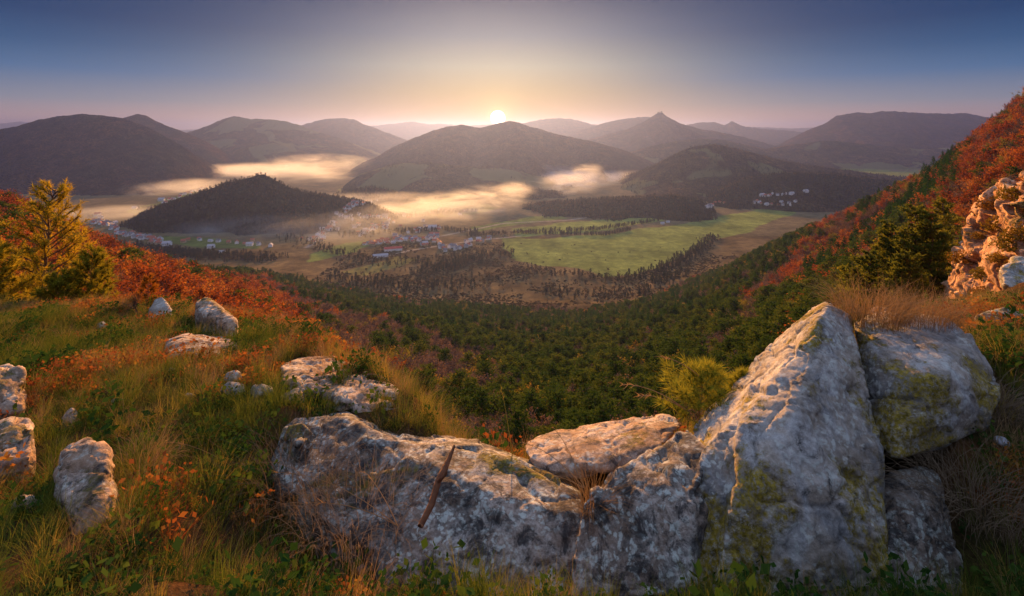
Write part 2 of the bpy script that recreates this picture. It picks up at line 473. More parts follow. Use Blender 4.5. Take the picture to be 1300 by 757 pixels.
hill('distant_hills', [(-400, 165), (-150, 158), (0, 157), (25, 154), (60, 158), (120, 163), (230, 165), (300, 162), (420, 158), (470, 160), (500, 157), (522, 154), (545, 158), (562, 157), (590, 160), (620, 158), (700, 156), (760, 158), (860, 161), (960, 161), (1000, 163), (1040, 162), (1100, 160), (1300, 158), (1700, 160)], 15500, 'faintest pale range along the horizon', MW_brown, nx=900, wave=900)
hill('mountain', [(-420, 200), (-250, 172), (-120, 176), (-40, 168), (0, 164), (24, 159.5), (50, 151), (75, 147), (103, 144), (130, 146), (157, 150), (185, 160), (215, 176), (240, 190), (262, 212), (275, 236), (290, 262)], 3500, 'long dark blue mountain beyond the leftmost village', MW_brown, slope=.46, nx=700, ny=130, seed=1, wave=520)
hill('mountain', [(60, 190), (110, 165), (140, 155), (157, 149), (174, 144), (185, 146), (198, 153.5), (222, 163), (240, 170), (262, 180), (290, 198), (315, 222), (330, 236)], 4600, 'rounded summit just behind the long dark blue mountain', MW_brown, seed=2)
hill('mountain', [(170, 200), (215, 180), (238, 168), (262, 160), (285, 150), (298, 147), (312, 150), (325, 151), (345, 151), (365, 154), (384, 160), (405, 168), (430, 175), (455, 185), (480, 196), (505, 215)], 6000, 'broad mauve mountain above the mist filled side valley', MW_mead, slope=.3, nx=500, ny=110, seed=3, wave=700)
hill('mountain', [(330, 175), (365, 163), (384, 158.5), (400, 153.5), (418, 150), (432, 149.5), (448, 151), (464, 158), (483, 165), (503, 173), (530, 182), (560, 200)], 7800, 'flat topped hazy mountain next to the broad mauve mountain', MW_brown, slope=.3, seed=4, wave=700)
hill('mountain', [(425, 236), (445, 216), (462, 206), (480, 198), (500, 186), (525, 175), (545, 167), (565, 161), (585, 158), (600, 160), (610, 162), (625, 158), (636, 155), (648, 153), (658, 155), (672, 160), (690, 165), (715, 172), (745, 178), (770, 184), (790, 190), (820, 202), (850, 218), (880, 235)], 4300, 'central twin topped mountain under the rising sun', MW_brown, slope=.40, nx=600, ny=130, seed=5, wave=380)
hill('hill', [(415, 250), (435, 238), (455, 222), (480, 214), (510, 207), (545, 206), (580, 210), (620, 213), (655, 216), (690, 226), (720, 240), (740, 252)], 3150, 'low hill of open meadows at the foot of the central mountain', MW_mead, slope=.28, seed=6, nx=500, ny=110, spur=.3)
hill('hill', [(385, 268), (410, 254), (440, 243), (470, 237), (490, 240), (510, 247), (535, 258), (560, 266)], 2450, 'small wooded knoll behind the misty village', MW_dark, slope=.35, seed=7, nx=300, ny=70, spur=.3)
hill('hill', [(120, 300), (155, 283), (180, 273), (210, 261), (250, 247), (285, 233), (305, 228), (320, 224), (335, 221), (343, 225), (355, 233), (380, 243), (405, 247), (440, 252), (480, 264), (510, 280)], 1980, 'dark wooded cone shaped hill between the two villages', MW_dark, slope=.55, seed=8, nx=500, ny=120, spur=.35, wave=160)
hill('mountain', [(610, 172), (640, 162), (670, 155), (690, 151), (709, 149.5), (729, 151.5), (745, 156), (765, 162), (800, 172)], 9800, 'pale rounded mountain just beside the sun', MW_brown, slope=.3, seed=9, wave=900)
hill('mountain', [(700, 178), (735, 166), (753, 160), (770, 155), (785, 151.5), (805, 149), (822, 148), (845, 153), (870, 160), (900, 172)], 8300, 'hazy ridge behind the castle topped peak', MW_brown, slope=.3, seed=10, wave=900)
hill('mountain', [(845, 172), (872, 158.6), (892, 154.7), (908, 155), (919, 159), (929, 153.5), (943, 159.5), (960, 163), (1000, 166), (1050, 170), (1100, 180)], 10500, 'twin pale peaks farther off than the castle topped peak', MW_brown, slope=.25, seed=11, wave=900)
hill('mountain', [(690, 196), (730, 182), (769, 171), (797, 163), (816, 155), (828, 147.5), (835, 143), (841, 143), (847, 147.5), (855, 152), (864, 156), (888, 163), (927, 170), (960, 178), (1000, 190), (1040, 205)], 6600, 'pointed peak carrying castle ruins', MW_brown, slope=.38, seed=12, nx=520, wave=600)
hill('mountain', [(740, 222), (775, 203), (800, 193), (828, 185), (856, 179), (888, 176), (919, 177), (943, 183), (975, 190), (1010, 200), (1060, 215)], 4900, 'low grey ridge in front of the castle topped peak', MW_mead, slope=.33, seed=13, wave=400)
hill('mountain', [(960, 200), (1000, 178), (1026, 165), (1046, 157.5), (1062, 147), (1090, 142), (1106, 143.6), (1122, 140.4), (1153, 142), (1181, 143.6), (1205, 144), (1221, 143), (1252, 148), (1300, 160), (1380, 168), (1500, 165), (1700, 190)], 6900, 'big flat topped blue mountain above the steep autumn slope', MW_brown, slope=.3, seed=14, nx=800, ny=120, wave=700)
hill('mountain', [(930, 205), (960, 192), (1000, 184), (1050, 178), (1110, 184), (1170, 190), (1230, 186), (1300, 192), (1400, 210)], 5000, 'lower blue foothill under the flat topped mountain', MW_mead, slope=.3, seed=15, wave=500)
hill('hill', [(735, 268), (765, 250), (790, 235), (815, 218), (835, 207), (860, 194), (880, 186), (905, 182), (930, 187), (960, 195), (990, 203), (1030, 210), (1080, 216), (1130, 224), (1200, 232), (1300, 240)], 3150, 'broad dark wooded hill beyond the green meadow', MW_mead, slope=.34, seed=16, nx=700, ny=130, spur=.35, wave=300)
hill('hill', [(885, 262), (905, 242), (930, 231), (960, 224), (1000, 219), (1050, 221), (1100, 226), (1160, 232), (1240, 246)], 2500, 'dark conifer rise above the far hamlet', MW_dark, slope=.4, seed=17, nx=400, ny=80, spur=.25, wave=200)
hill('hill', [(660, 274), (700, 264), (740, 257), (780, 254), (820, 250), (855, 247), (885, 252), (905, 262)], 2150, 'low wooded bank along the upper edge of the meadow', MW_dark, slope=.3, seed=18, nx=400, ny=60, spur=.2, wave=200)
hill('hill', [(560, 262), (590, 250), (620, 246), (650, 243), (680, 240), (705, 246), (730, 256)], 2650, 'small wooded hillock among the mist banks', MW_dark, slope=.35, seed=19, nx=300, ny=60, spur=.3, wave=200)
# ------------------------------------------------------------------ tree builders (numpy geometry)
def tube(pts, radii, sides=5):
    pts = np.asarray(pts, float); n = len(pts)
    V = []
    for i in range(n):
        d = pts[min(i+1, n-1)]-pts[max(i-1, 0)]; d = d/(np.linalg.norm(d)+1e-9)
        a = np.cross(d, (0, 0, 1) if abs(d[2]) < .9 else (1, 0, 0)); a /= np.linalg.norm(a); b_ = np.cross(d, a)
        th = np.arange(sides)/sides*2*math.pi
        V.append(pts[i]+radii[i]*(np.cos(th)[:, None]*a+np.sin(th)[:, None]*b_))
    V = np.concatenate(V)
    Fc = []
    for i in range(n-1):
        for s in range(sides):
            Fc.append((i*sides+s, i*sides+(s+1) % sides, (i+1)*sides+(s+1) % sides, (i+1)*sides+s))
    return V, np.array(Fc)

def merge(parts):
    V, Q, T = [], [], []; o = 0
    for v, f in parts:
        V.append(v); f = np.asarray(f)
        (Q if f.shape[1] == 4 else T).append(f+o); o += len(v)
    out = []
    if Q: out.append(np.concatenate(Q))
    if T: out.append(np.concatenate(T))
    return np.concatenate(V), out

def blades(cen, dirs, length, width, r, curl=0.0):
    """thin pointed triangles from cen along dirs"""
    n = len(cen)
    side = np.cross(dirs, r.normal(size=(n, 3))); side /= np.linalg.norm(side, axis=1)[:, None]+1e-9
    L = np.asarray(length).reshape(-1, 1); Wd = np.asarray(width).reshape(-1, 1)
    a = cen-side*Wd*.5; b_ = cen+side*Wd*.5; c = cen+dirs*L
    V = np.stack([a, b_, c], 1).reshape(-1, 3)
    return V, np.arange(3*n).reshape(-1, 3)

def leafquads(cen, size, r, up=0.0):
    n = len(cen)
    d1 = r.normal(size=(n, 3)); d1[:, 2] += up; d1 /= np.linalg.norm(d1, axis=1)[:, None]
    d2 = np.cross(d1, r.normal(size=(n, 3))); d2 /= np.linalg.norm(d2, axis=1)[:, None]
    s = np.asarray(size).reshape(-1, 1)
    V = np.stack([cen-d1*s*.5, cen+d2*s*.32, cen+d1*s*.5, cen-d2*s*.32], 1).reshape(-1, 3)
    return V, np.arange(4*n).reshape(-1, 4)

def pine(seed, H=13.0, n_branch=55, per=26, leaf=.5, spread=.24, bare=.3, sides=5):
    r = np.random.default_rng(seed)
    lean = r.normal(size=2)*.02*H
    zz = np.linspace(0, 1, 7)
    tp = np.stack([lean[0]*zz**2+r.normal(size=7)*.01*H*zz, lean[1]*zz**2+r.normal(size=7)*.01*H*zz, zz*H*.98-.8*(zz == 0)], 1)
    tr = np.interp(zz, [0, 1], [H*.017, H*.003])
    wood = [tube(tp, tr, sides)]
    cr = []
    for i in range(n_branch):
        f = bare+(1-bare)*(i+r.random())/n_branch
        base = np.array([np.interp(f, zz, tp[:, k]) for k in range(3)])
        t = (f-bare)/(1-bare)
        L = H*spread*(math.sin(math.pi*min(1, (t*.78+.14)))**.7)*(.6+.6*r.random())*(1-.12*t)
        if r.random() < .12: L *= .4
        az = i*2.399+r.normal()*.4
        rise = .15+.5*t+r.normal()*.12
        tip = base+np.array([math.cos(az)*L, math.sin(az)*L, rise*L])
        mid = (base+tip)/2-np.array([0, 0, L*.08])
        wood.append(tube([base, mid, tip], [H*.0045, H*.003, H*.001], 3))
        k = max(4, int(per*(L/(H*spread)+.25)))
        s = r.random(k)**.6
        cen = base*(1-s)[:, None]+tip*s[:, None]+r.normal(size=(k, 3))*np.array([1, 1, .45])*L*.17
        cr.append(leafquads(cen, leaf*(.6+.8*r.random(k)), r, .4))
        d = r.normal(size=(k, 3))*.7+np.array([math.cos(az), math.sin(az), .6]); d /= np.linalg.norm(d, axis=1)[:, None]
        cr.append(blades(cen+r.normal(size=(k, 3))*L*.08, d, leaf*(.8+.8*r.random(k)), leaf*.35*np.ones(k), r))
    return merge(wood), merge(cr)

def spruce(seed, H=15.0, n=60, per=22, leaf=.5):
    r = np.random.default_rng(seed)
    wood = [tube([[0, 0, -.8], [0, 0, H*.5], [0, 0, H]], [H*.014, H*.008, .02], 5)]
    cr = []
    for i in range(n):
        f = .1+.9*(i+r.random())/n
        L = H*.21*(1-f)**.75*(.7+.5*r.random())+.15
        az = i*2.399+r.normal()*.3; z = f*H
        k = max(3, int(per*(L/(H*.2)+.2)))
        s = r.random(k)**.7
        cen = np.stack([math.cos(az)*L*s, math.sin(az)*L*s, z-.25*L*s+.1*L*s*s], 1)+r.normal(size=(k, 3))*L*.11
        cr.append(leafquads(cen, leaf*(.6+.7*r.random(k)), r))
        d = r.normal(size=(k, 3))*.5+np.array([math.cos(az), math.sin(az), .0]); d /= np.linalg.norm(d, axis=1)[:, None]
        cr.append(blades(cen, d, leaf*(.8+.8*r.random(k)), leaf*.35*np.ones(k), r))
    return merge(wood), merge(cr)

def broadleaf(seed, H=11.0, n1=9, n2=7, n3=5, leaves=5, leaf=.34, wide=.36, twig=1.0):
    """ascending limbs that split twice; fine upright twigs and sparse leaves"""
    r = np.random.default_rng(seed)
    th = H*(.22+.1*r.random())
    wood = [tube([[0, 0, -.8], [r.normal()*.1, r.normal()*.1, th], [r.normal()*.3, r.normal()*.3, H*.72]], [H*.02, H*.014, H*.005], 5)]
    tw_c, tw_d, tw_l, lf = [], [], [], []
    for i in range(n1):
        az = i*2.399+r.normal()*.4
        f = .25+.5*i/n1
        b0 = np.array([0, 0, H*f*.9])
        L = H*wide*(1.15-.5*f)*(.8+.4*r.random())
        d0 = np.array([math.cos(az), math.sin(az), .75+.7*f]); d0 /= np.linalg.norm(d0)
        e0 = b0+d0*L
        wood.append(tube([b0, (b0+e0)/2+np.array([0, 0, -.05*L]), e0], [H*.008, H*.006, H*.003], 3))
        for j in range(n2):
            s = .3+.7*(j+r.random())/n2
            b1 = b0*(1-s)+e0*s
            d1 = d0+r.normal(size=3)*.6+np.array([0, 0, .45]); d1 /= np.linalg.norm(d1)
            L1 = L*(.35+.35*r.random())
            e1 = b1+d1*L1
            wood.append(tube([b1, e1], [H*.003, H*.0012], 3))
            for k in range(n3):
                s2 = .2+.8*r.random()
                c = b1*(1-s2)+e1*s2
                d2 = d1*.6+r.normal(size=3)*.5+np.array([0, 0, .5]); d2 /= np.linalg.norm(d2)
                tw_c.append(c); tw_d.append(d2); tw_l.append(L1*(.4+.5*r.random()))
                q = r.random((leaves, 1))
                lf.append(c+d2*tw_l[-1]*q+r.normal(size=(leaves, 3))*.16*twig)
    tw = blades(np.array(tw_c), np.array(tw_d), np.array(tw_l), np.full(len(tw_c), .07*twig), r)
    cr = [leafquads(np.concatenate(lf), leaf*(.5+.8*r.random(len(lf)*leaves)), r, .3)] if leaves else []
    return merge(wood+[tw]), merge(cr) if cr else None

def bush(seed, R=1.0, n=260, leaf=.22, tall=.8):
    r = np.random.default_rng(seed)
    d = r.normal(size=(n, 3)); d[:, 2] = np.abs(d[:, 2]); d /= np.linalg.norm(d, axis=1)[:, None]
    rad = R*(.45+.55*r.random(n))*(1+.3*fbm(d[:, 0]*2, d[:, 1]*2, d[:, 2]*2+seed, 2))
    return merge([leafquads(d*rad[:, None]*np.array([1, 1, tall]), leaf*(.6+.8*r.random(n)), r, .3)])

BARK = simple_mat('bark', (.075, .052, .038), .9, .5, 3)
BARK_P = simple_mat('pine_bark', (.13, .075, .048), .9, .5, 3)
BARK_G = simple_mat('grey_bark', (.15, .10, .085), .9, .4, 3)
M_pine = leaf_mat('pine_needles', (.030, .060, .012), (.065, .105, .016), (.14, .15, .022), .4)
M_spruce = leaf_mat('spruce_needles', (.020, .065, .014), (.035, .10, .016), (.08, .14, .02), .35)
M_beech = leaf_mat('russet_leaves', (.10, .03, .012), (.38, .09, .02), (.50, .23, .04), .42)
M_bare = leaf_mat('faded_leaves', (.055, .038, .034), (.18, .115, .085), (.34, .19, .09), .35)
M_gold = leaf_mat('golden_leaves', (.16, .15, .02), (.28, .22, .03), (.36, .18, .03), .45)
M_scrub = leaf_mat('scrub_leaves', (.04, .04, .018), (.09, .06, .025), (.13, .08, .03), .3)
M_farw = leaf_mat('far_wood_leaves', (.020, .032, .017), (.035, .042, .02), (.075, .052, .026), .25)

def both(name, tr, crn, mb, ml):
    """one mesh with trunk + crown, for the uncounted part of the woods"""
    (v1, f1), (v2, f2) = tr, crn
    fs = []; mi = []
    for f in f1: fs.append(f); mi.append(np.zeros(len(f)))
    for f in f2: fs.append(f+len(v1)); mi.append(np.ones(len(f)))
    return mesh_np(name, np.concatenate([v1, v2]), fs, [mb, ml], False, np.concatenate(mi))

KIND = {}
def make_kind(key, n, fn, mb, ml, seed):
    L = []
    for i in range(n):
        w, c = fn(seed+i)
        L.append((mesh_np(key+'_trunk', w[0], w[1], mb), mesh_np(key+'_crown', c[0], c[1], ml), both(key, w, c, mb, ml)))
    KIND[key] = L
    lib_collection('lib_'+key, [x[2] for x in L])
make_kind('pine', 5, lambda s: pine(s), BARK_P, M_pine, 100)
make_kind('spruce', 4, lambda s: spruce(s), BARK, M_spruce, 200)
make_kind('beech', 5, lambda s: broadleaf(s, leaves=4, leaf=.50), BARK_G, M_beech, 300)
make_kind('bare', 5, lambda s: broadleaf(s, leaves=3, leaf=.42, twig=1.6), BARK_G, M_bare, 400)
make_kind('gold', 3, lambda s: broadleaf(s, leaves=5, leaf=.42), BARK, M_gold, 500)
lo = []
for s in range(3):
    w, c = pine(700+s, 13, 16, 5, 2.3, .24, .12, 3); lo.append(both('far_pine', w, c, BARK, M_farw))
for s in range(2):
    w, c = spruce(720+s, 15, 16, 5, 2.0); lo.append(both('far_spruce', w, c, BARK, M_farw))
for s in range(2):
    w, c = broadleaf(740+s, 11, 5, 3, 2, 3, 1.9); lo.append(both('far_broadleaf', w, c, BARK_G, M_scrub))
lib_collection('lib_far', lo)
sb = [mesh_np('scrub_bush', *bush(760+s, 1.0, 90, .5), M_scrub) for s in range(4)]
lib_collection('lib_scrub', sb)

# ------------------------------------------------------------------ where the woods stand
PINE1 = [(325, 340), (430, 372), (560, 393), (740, 405), (860, 372), (1000, 296), (1035, 274), (1050, 278), (1005, 330), (950, 385), (925, 425), (905, 470), (880, 560), (700, 610), (660, 545), (622, 480), (570, 446), (500, 420), (420, 393), (340, 362)]
PINE2 = [(960, 425), (1035, 350), (1105, 305), (1155, 260), (1195, 212), (1220, 188), (1212, 240), (1165, 295), (1105, 345), (1030, 400), (985, 450)]
PINE3 = [(60, 255), (150, 290), (250, 322), (345, 345), (300, 362), (200, 352), (100, 345), (40, 330)]
PINE4 = [(980, 420), (1060, 380), (1210, 330), (1230, 420), (1200, 600), (900, 600), (930, 470)]
r = np.random.default_rng(11)
def jgrid(y0, y1, sp, px0, px1):
    """jittered points in plan between two distances, inside the visible fan"""
    out = []
    xs = np.arange((px0-HX)/F*y1, (px1-HX)/F*y1, sp); ys = np.arange(y0, y1, sp)
    X, Y = np.meshgrid(xs, ys); X = X+r.uniform(-.45, .45, X.shape)*sp; Y = Y+r.uniform(-.45, .45, Y.shape)*sp
    p = X/Y*F+HX; m = (p > px0) & (p < px1) & (Y > y0) & (Y < y1)
    return X[m], Y[m]
segs = [(24, 60, 2.3), (60, 130, 2.9), (130, 260, 3.9), (260, 480, 5.0), (480, 1130, 6.6)]
Xs, Ys = [], []
for a, b_, sp in segs:
    q = jgrid(a, b_, sp, -60, 1380); Xs.append(q[0]); Ys.append(q[1])
X = np.concatenate(Xs); Y = np.concatenate(Ys)
Z = ground_z(X, Y); px = X/Y*F+HX; py = HY-Z/Y*F
wxp = px+fbm(X/40, Y/40, 0, 3, 31)*16; wyp = py+fbm(X/40, Y/40, 0, 3, 32)*10
pn = inpoly(wxp, wyp, PINE1) | inpoly(wxp, wyp, PINE2) | (inpoly(wxp, wyp, PINE3) & (Y > 520)) | inpoly(wxp, wyp, PINE4)
rr = r.random(len(X)); cl = fbm(X/55, Y/55, 0, 3, 33)
# open scrub beyond the lower edge of the wood
edge_y = np.interp(px, [-60, 330, 430, 560, 640, 740, 830, 900, 960, 1020, 1400], [200, 342, 372, 392, 399, 404, 383, 350, 312, 270, 0])
keep = ~((py < edge_y+fbm(X/60, Y/60, 0, 3, 35)*10) & (Y > 620) & (px > 330))
keep &= ~((Y > 900) & (px < 330) & (rr > .6))
kind = np.full(len(X), 'bare   ', dtype=object); 
isp = (pn & (rr < np.where(cl > .12, .62, .88))) | (~pn & (rr < .05)) | (~pn & (cl > .28) & (rr < .5) & (px > 330))
kind[:] = 'bare'
left = (px < 360+fbm(X/50, Y/50, 0, 3, 37)*60)
kind[left & (rr > .12)] = 'beech'
kind[(~left) & (cl < -.25) & (rr > .35) & (~pn)] = 'beech'
kind[(px > 1000) & (rr > .70)] = 'beech'
kind[(px > 1180) & (rr > .5)] = 'beech'
kind[isp] = 'pine'
kind[isp & (Y > 420) & (r.random(len(X)) < .35)] = 'spruce'
kind[isp & (Y > 330) & inpoly(wxp, wyp, PINE2)] = 'spruce'
kind[(r.random(len(X)) < .04) & ~left] = 'gold'
scale = (.55+.8*r.random(len(X)))*np.where(kind == 'bare', .95, 1.0)
scale *= np.interp(Y, [25, 60, 130, 260, 480, 700], [.28, .42, .72, 1.0, 1.1, 1.1])
keep &= ~(isp & (r.random(len(X)) < .28) & (Y > 60))
scale *= np.where(left & (Y > 100), np.interp(Y, [100, 200, 500], [1.3, 1.2, 1.05]), 1.0)
H = np.select([kind == 'pine', kind == 'spruce'], [13., 15.], 11.)*scale
HILLBLK = ((px > 1185) & (Y < 60)) | ((px > 1040) & (Y < 44)) | ((px < 250) & (Y < 40))   # the rock outcrop stands here
keep &= ~HILLBLK
keep &= ~(((kind == 'bare') | (kind == 'beech')) & (r.random(len(X)) < .42) & (Y > 60))
X, Y, Z, px, py, kind, scale, H, left = [a[keep] for a in (X, Y, Z, px, py, kind, scale, H, left)]
for gp, gy, gs in [(715, 150, 1.0), (742, 158, .8), (660, 135, .9), (690, 118, .75), (585, 330, .9), (1060, 520, 1.1), (1035, 560, 1.0)]:
    j_ = np.argmin(np.hypot(X-(gp-HX)/F*gy, Y-gy)); kind[j_] = 'gold'; scale[j_] = gs; H[j_] = 11*gs
print('wood trees', len(X))
# silhouette of the near ledge: what lies below it cannot be seen
ledge = lambda p: np.interp(p, [-60, 0, 230, 330, 400, 450, 510, 560, 650, 740, 860, 960, 1050, 1240, 1300, 1400], [385, 385, 378, 410, 430, 460, 510, 560, 590, 560, 520, 462, 383, 392, 385, 380])
top = py-H/Y*F
vis = (top < ledge(px)-2) & (px > 2) & (px < 1298)
# hidden behind the slope in front of it?
prev = np.full(len(X), 1e9)
order = np.argsort(Y)
env = np.full(1500, 1e9)
seenf = np.zeros(len(X), bool)
for i in order:
    b_ = int(px[i]+60)
    if 0 <= b_ < 1500:
        seenf[i] = top[i] < env[b_]-1.0
        w_ = max(0, int(H[i]*.16/Y[i]*F))
        env[max(0, b_-w_):b_+w_+1] = np.minimum(env[max(0, b_-w_):b_+w_+1], top[i]+.25*H[i]/Y[i]*F)
size = H/Y
PARTS = {'pine': ('pine_tree', 'pine tree'), 'spruce': ('spruce_tree', 'spruce tree'), 'beech': ('beech_tree', 'beech tree'), 'bare': ('bare_tree', 'bare tree'), 'gold': ('golden_tree', 'golden tree')}
def zone(k, p, q, d):
    if k == 'pine':
        if p > 1050: return 'green pine standing on the steep slope below the orange rock outcrop'
        if p > 860: return 'green pine on the slope rising towards the pointed boulder'
        if p < 345: return 'dark pine rising out of the orange beech hillside'
        return 'dark green pine in the wood filling the hollow beneath the ledge'
    if k == 'spruce':
        if p < 420: return 'dark spruce along the far side of the orange hillside'
        if p > 860: return 'bright green spruce in the band climbing the steep autumn slope'
        return 'pointed spruce among the pines of the hollow'
    if k == 'beech':
        if p < 420: return 'glowing orange beech on the hillside behind the golden pine'
        if p > 1000: return 'rust red beech on the steep slope behind the rock outcrop'
        return 'orange leaved beech among the thinning trees below the ledge'
    if k == 'gold': return 'golden yellow broadleaf tree standing out among dark pines' if p < 960 else 'golden yellow tree on the steep autumn slope'
    if p > 860: return 'mauve brown leafless tree on the steep autumn slope'
    if p < 420: return 'thin leafless tree at the foot of the orange hillside'
    return 'brown leafless tree on the slope just below the rock ledge'
ROUND = {'pine': 300, 'spruce': 150, 'beech': 300, 'bare': 300, 'gold': 200}
for k in PARTS:
    ids = np.where(kind == k)[0]
    score = size[ids]*(vis[ids] & seenf[ids])
    take = ids[np.argsort(-score)[:ROUND[k]]]; take = take[(vis & seenf)[take]]
    rest = np.setdiff1d(ids, take)
    var = r.integers(0, len(KIND[k]), len(X)); rz = r.uniform(0, 6.283, len(X))
    protos = {}
    nm, cat = PARTS[k]
    for i in take:
        v = int(var[i])
        if v not in protos:
            root = empty(nm); tag(root, 'x', cat)
            obj('trunk', KIND[k][v][0], root); obj('crown', KIND[k][v][1], root)
            protos[v] = root; o = root
        else: o = copy_tree(protos[v])
        o.location = (X[i], Y[i], Z[i]); o.rotation_euler = (0, 0, rz[i]); s_ = float(scale[i]); o.scale = (s_, s_, s_*random.uniform(.85, 1.05))
        o.scale.x *= 1.2; o.scale.y *= 1.2
        lab = zone(k, px[i], py[i], Y[i]); o['label'] = lab; o['group'] = lab.replace('dark ', '').split(' ', 1)[1] + ' (' + nm.replace('_', ' ') + 's)'
        o['group'] = lab+' group'
    if len(rest):
        o = scatter({'pine': 'pine_forest', 'spruce': 'spruce_forest', 'beech': 'beech_forest', 'bare': 'leafless_forest', 'gold': 'golden_forest'}[k], np.stack([X, Y, Z], 1)[rest], rz[rest], np.stack([scale*1.2, scale*1.2, scale], 1)[rest], var[rest], LIB['lib_'+k])
        tag(o, kind='stuff')
    print(k, len(take), len(rest))

# ------------------------------------------------------------------ far woods on the hills, scrub and hedges in the valley
def sample_surface(VF, n, seed):
    V, Fc = VF; rr = np.random.default_rng(seed)
    a, b_, c, d = V[Fc[:, 0]], V[Fc[:, 1]], V[Fc[:, 2]], V[Fc[:, 3]]
    ar = np.abs((c[:, 0]-a[:, 0])*(d[:, 1]-b_[:, 1])-(d[:, 0]-b_[:, 0])*(c[:, 1]-a[:, 1]))*.5
    f = rr.choice(len(Fc), n, p=ar/ar.sum()); u = rr.random((n, 1)); v = rr.random((n, 1))
    return a[f]*(1-u)*(1-v)+b_[f]*u*(1-v)+c[f]*u*v+d[f]*(1-u)*v
FW = []
for lab, n, clump in [('dark wooded cone shaped hill between the two villages', 9000, -9), ('small wooded knoll behind the misty village', 3500, -9),
                      ('broad dark wooded hill beyond the green meadow', 9000, -.02), ('dark conifer rise above the far hamlet', 7000, -9), ('low wooded bank along the upper edge of the meadow', 4200, -9), ('small wooded hillock among the mist banks', 2500, -9),
                      ('low hill of open meadows at the foot of the central mountain', 3000, .12)]:
    p = sample_surface(HILLS[lab], n, 5)
    g = fbm(p[:, 0]/150, p[:, 1]/150, 0, 3, 41)
    p = p[(g > clump) & (p[:, 2] > FLOOR-3)]
    FW.append(p)
# hedgerows and copses on the flat
def strip(pts, n, w, seed):
    rr = np.random.default_rng(seed); P0 = np.array([((q-HX)/F*floor_Y(s), float(floor_Y(s))) for q, s in pts])
    L = np.r_[0, np.cumsum(np.hypot(*np.diff(P0, axis=0).T))]
    s = rr.random(n)*L[-1]
    x_ = np.interp(s, L, P0[:, 0])+rr.normal(size=n)*w; y_ = np.interp(s, L, P0[:, 1])+rr.normal(size=n)*w
    return np.stack([x_, y_, ground_z(x_, y_)], 1)
for pts, n, w in [([(595, 300), (700, 294), (760, 292), (830, 282), (880, 268), (905, 262)], 420, 6), ([(650, 297), (770, 299), (800, 292)], 160, 5),
                  ([(850, 340), (880, 322), (905, 302)], 260, 14), ([(600, 352), (680, 345), (735, 350), (790, 356), (850, 342)], 230, 17),
                  ([(905, 262), (960, 256), (1030, 258)], 260, 10), ([(200, 322), (270, 326), (345, 330)], 520, 22), ([(150, 312), (210, 318), (240, 326)], 260, 16),
                  ([(360, 300), (420, 320), (480, 335), (560, 330)], 240, 18), ([(540, 345), (600, 330), (640, 322)], 320, 26), ([(430, 356), (520, 366), (620, 362)], 260, 30), ([(700, 372), (790, 378), (860, 355)], 200, 22), ([(420, 270), (520, 275), (600, 268)], 500, 24), ([(440, 300), (560, 292), (640, 300)], 260, 20),
                  ([(250, 262), (210, 268), (165, 284)], 160, 10)]:
    FW.append(strip(pts, n, w, n))
FW = np.concatenate(FW)
rr = np.random.default_rng(3); n = len(FW)
isf = fbm(FW[:, 0]/200, FW[:, 1]/200, 0, 2, 47)
vi = np.where(rr.random(n) < .30+isf, rr.integers(5, 7, n), rr.integers(0, 5, n))
scatter('distant_forest', FW, rr.uniform(0, 6.28, n), .6+.5*rr.random(n), vi, LIB['lib_far'])
tag(bpy.data.objects['distant_forest'], kind='stuff')
# shrubs over the rough brown pasture
xx = rr.uniform(-460, 620, 60000); yy = rr.uniform(800, 1560, 60000)
zz = ground_z(xx, yy); p = xx/yy*F+HX; q = HY-zz/yy*F
den = fbm(xx/70, yy/70, 0, 4, 51)
ok = (q > 296) & (q < 410) & (p > 330) & (p < 1010) & ~inpoly(p, q, FIELDS[0][0]) & ~inpoly(p, q, FIELDS[3][0]) & (rr.random(len(xx)) < .40+den*1.2) 
ok |= (rr.random(len(xx)) < .004)
xx, yy, zz = xx[ok], yy[ok], zz[ok]; n = len(xx)
scatter('shrubbery', np.stack([xx, yy, zz-.3], 1), rr.uniform(0, 6.28, n), .9+2.6*rr.random(n)**2, rr.integers(0, 4, n), LIB['lib_scrub'])
tag(bpy.data.objects['shrubbery'], kind='stuff')
print('far', len(FW), 'scrub', n)
# ------------------------------------------------------------------ the ledge we stand on
_ex = [-20, -14, -7, -4.6, -3.2, -2.3, -1.6, -.9, -.4, .3, 1.0, 1.8, 2.6, 3.4, 5, 9]
_ey = [10, 8.8, 7.4, 7.0, 6.4, 5.6, 4.6, 3.8, 3.1, 2.8, 2.9, 3.2, 3.6, 4.2, 5.2, 7]
def ledge_z(x, y):
    x = np.asarray(x, float); y = np.asarray(y, float)
    e = np.interp(x, _ex, _ey)
    z = -1.62-.14*(y-2)-.03*np.maximum(0, -x-2)
    z = z+.40*sstep(1.5, 2.4, x)*sstep(1.9, 3.1, y)+.1*sstep(2, 3.5, x)
    z = z+fbm(x*1.1, y*1.1, 0, 3, 61)*.13+fbm(x*6, y*6, 0, 3, 62)*.035
    z = z-.36*sstep(-1.5, -.9, x)*sstep(2.1, 1.7, x)*sstep(3.2, 2.6, y)*sstep(1.72, 2.05, y)
    d = np.maximum(0, y-e+.25)
    return z-.55*d**1.5-.9*np.maximum(0, d-.8)
gx = np.arange(-16, 9.01, .05); gy = np.concatenate([np.arange(-2.5, 1.5, .1), np.arange(1.5, 14, .05)])
GX, GY = np.meshgrid(gx, gy); GZ = ledge_z(GX, GY)
m, t, out = new_mat('ledge_soil')
tc = t.new('ShaderNodeTexCoord')
n = t.noise(tc.outputs['Object'], 2.2, 8, .65); n2 = t.noise(tc.outputs['Object'], 40, 6, .7)
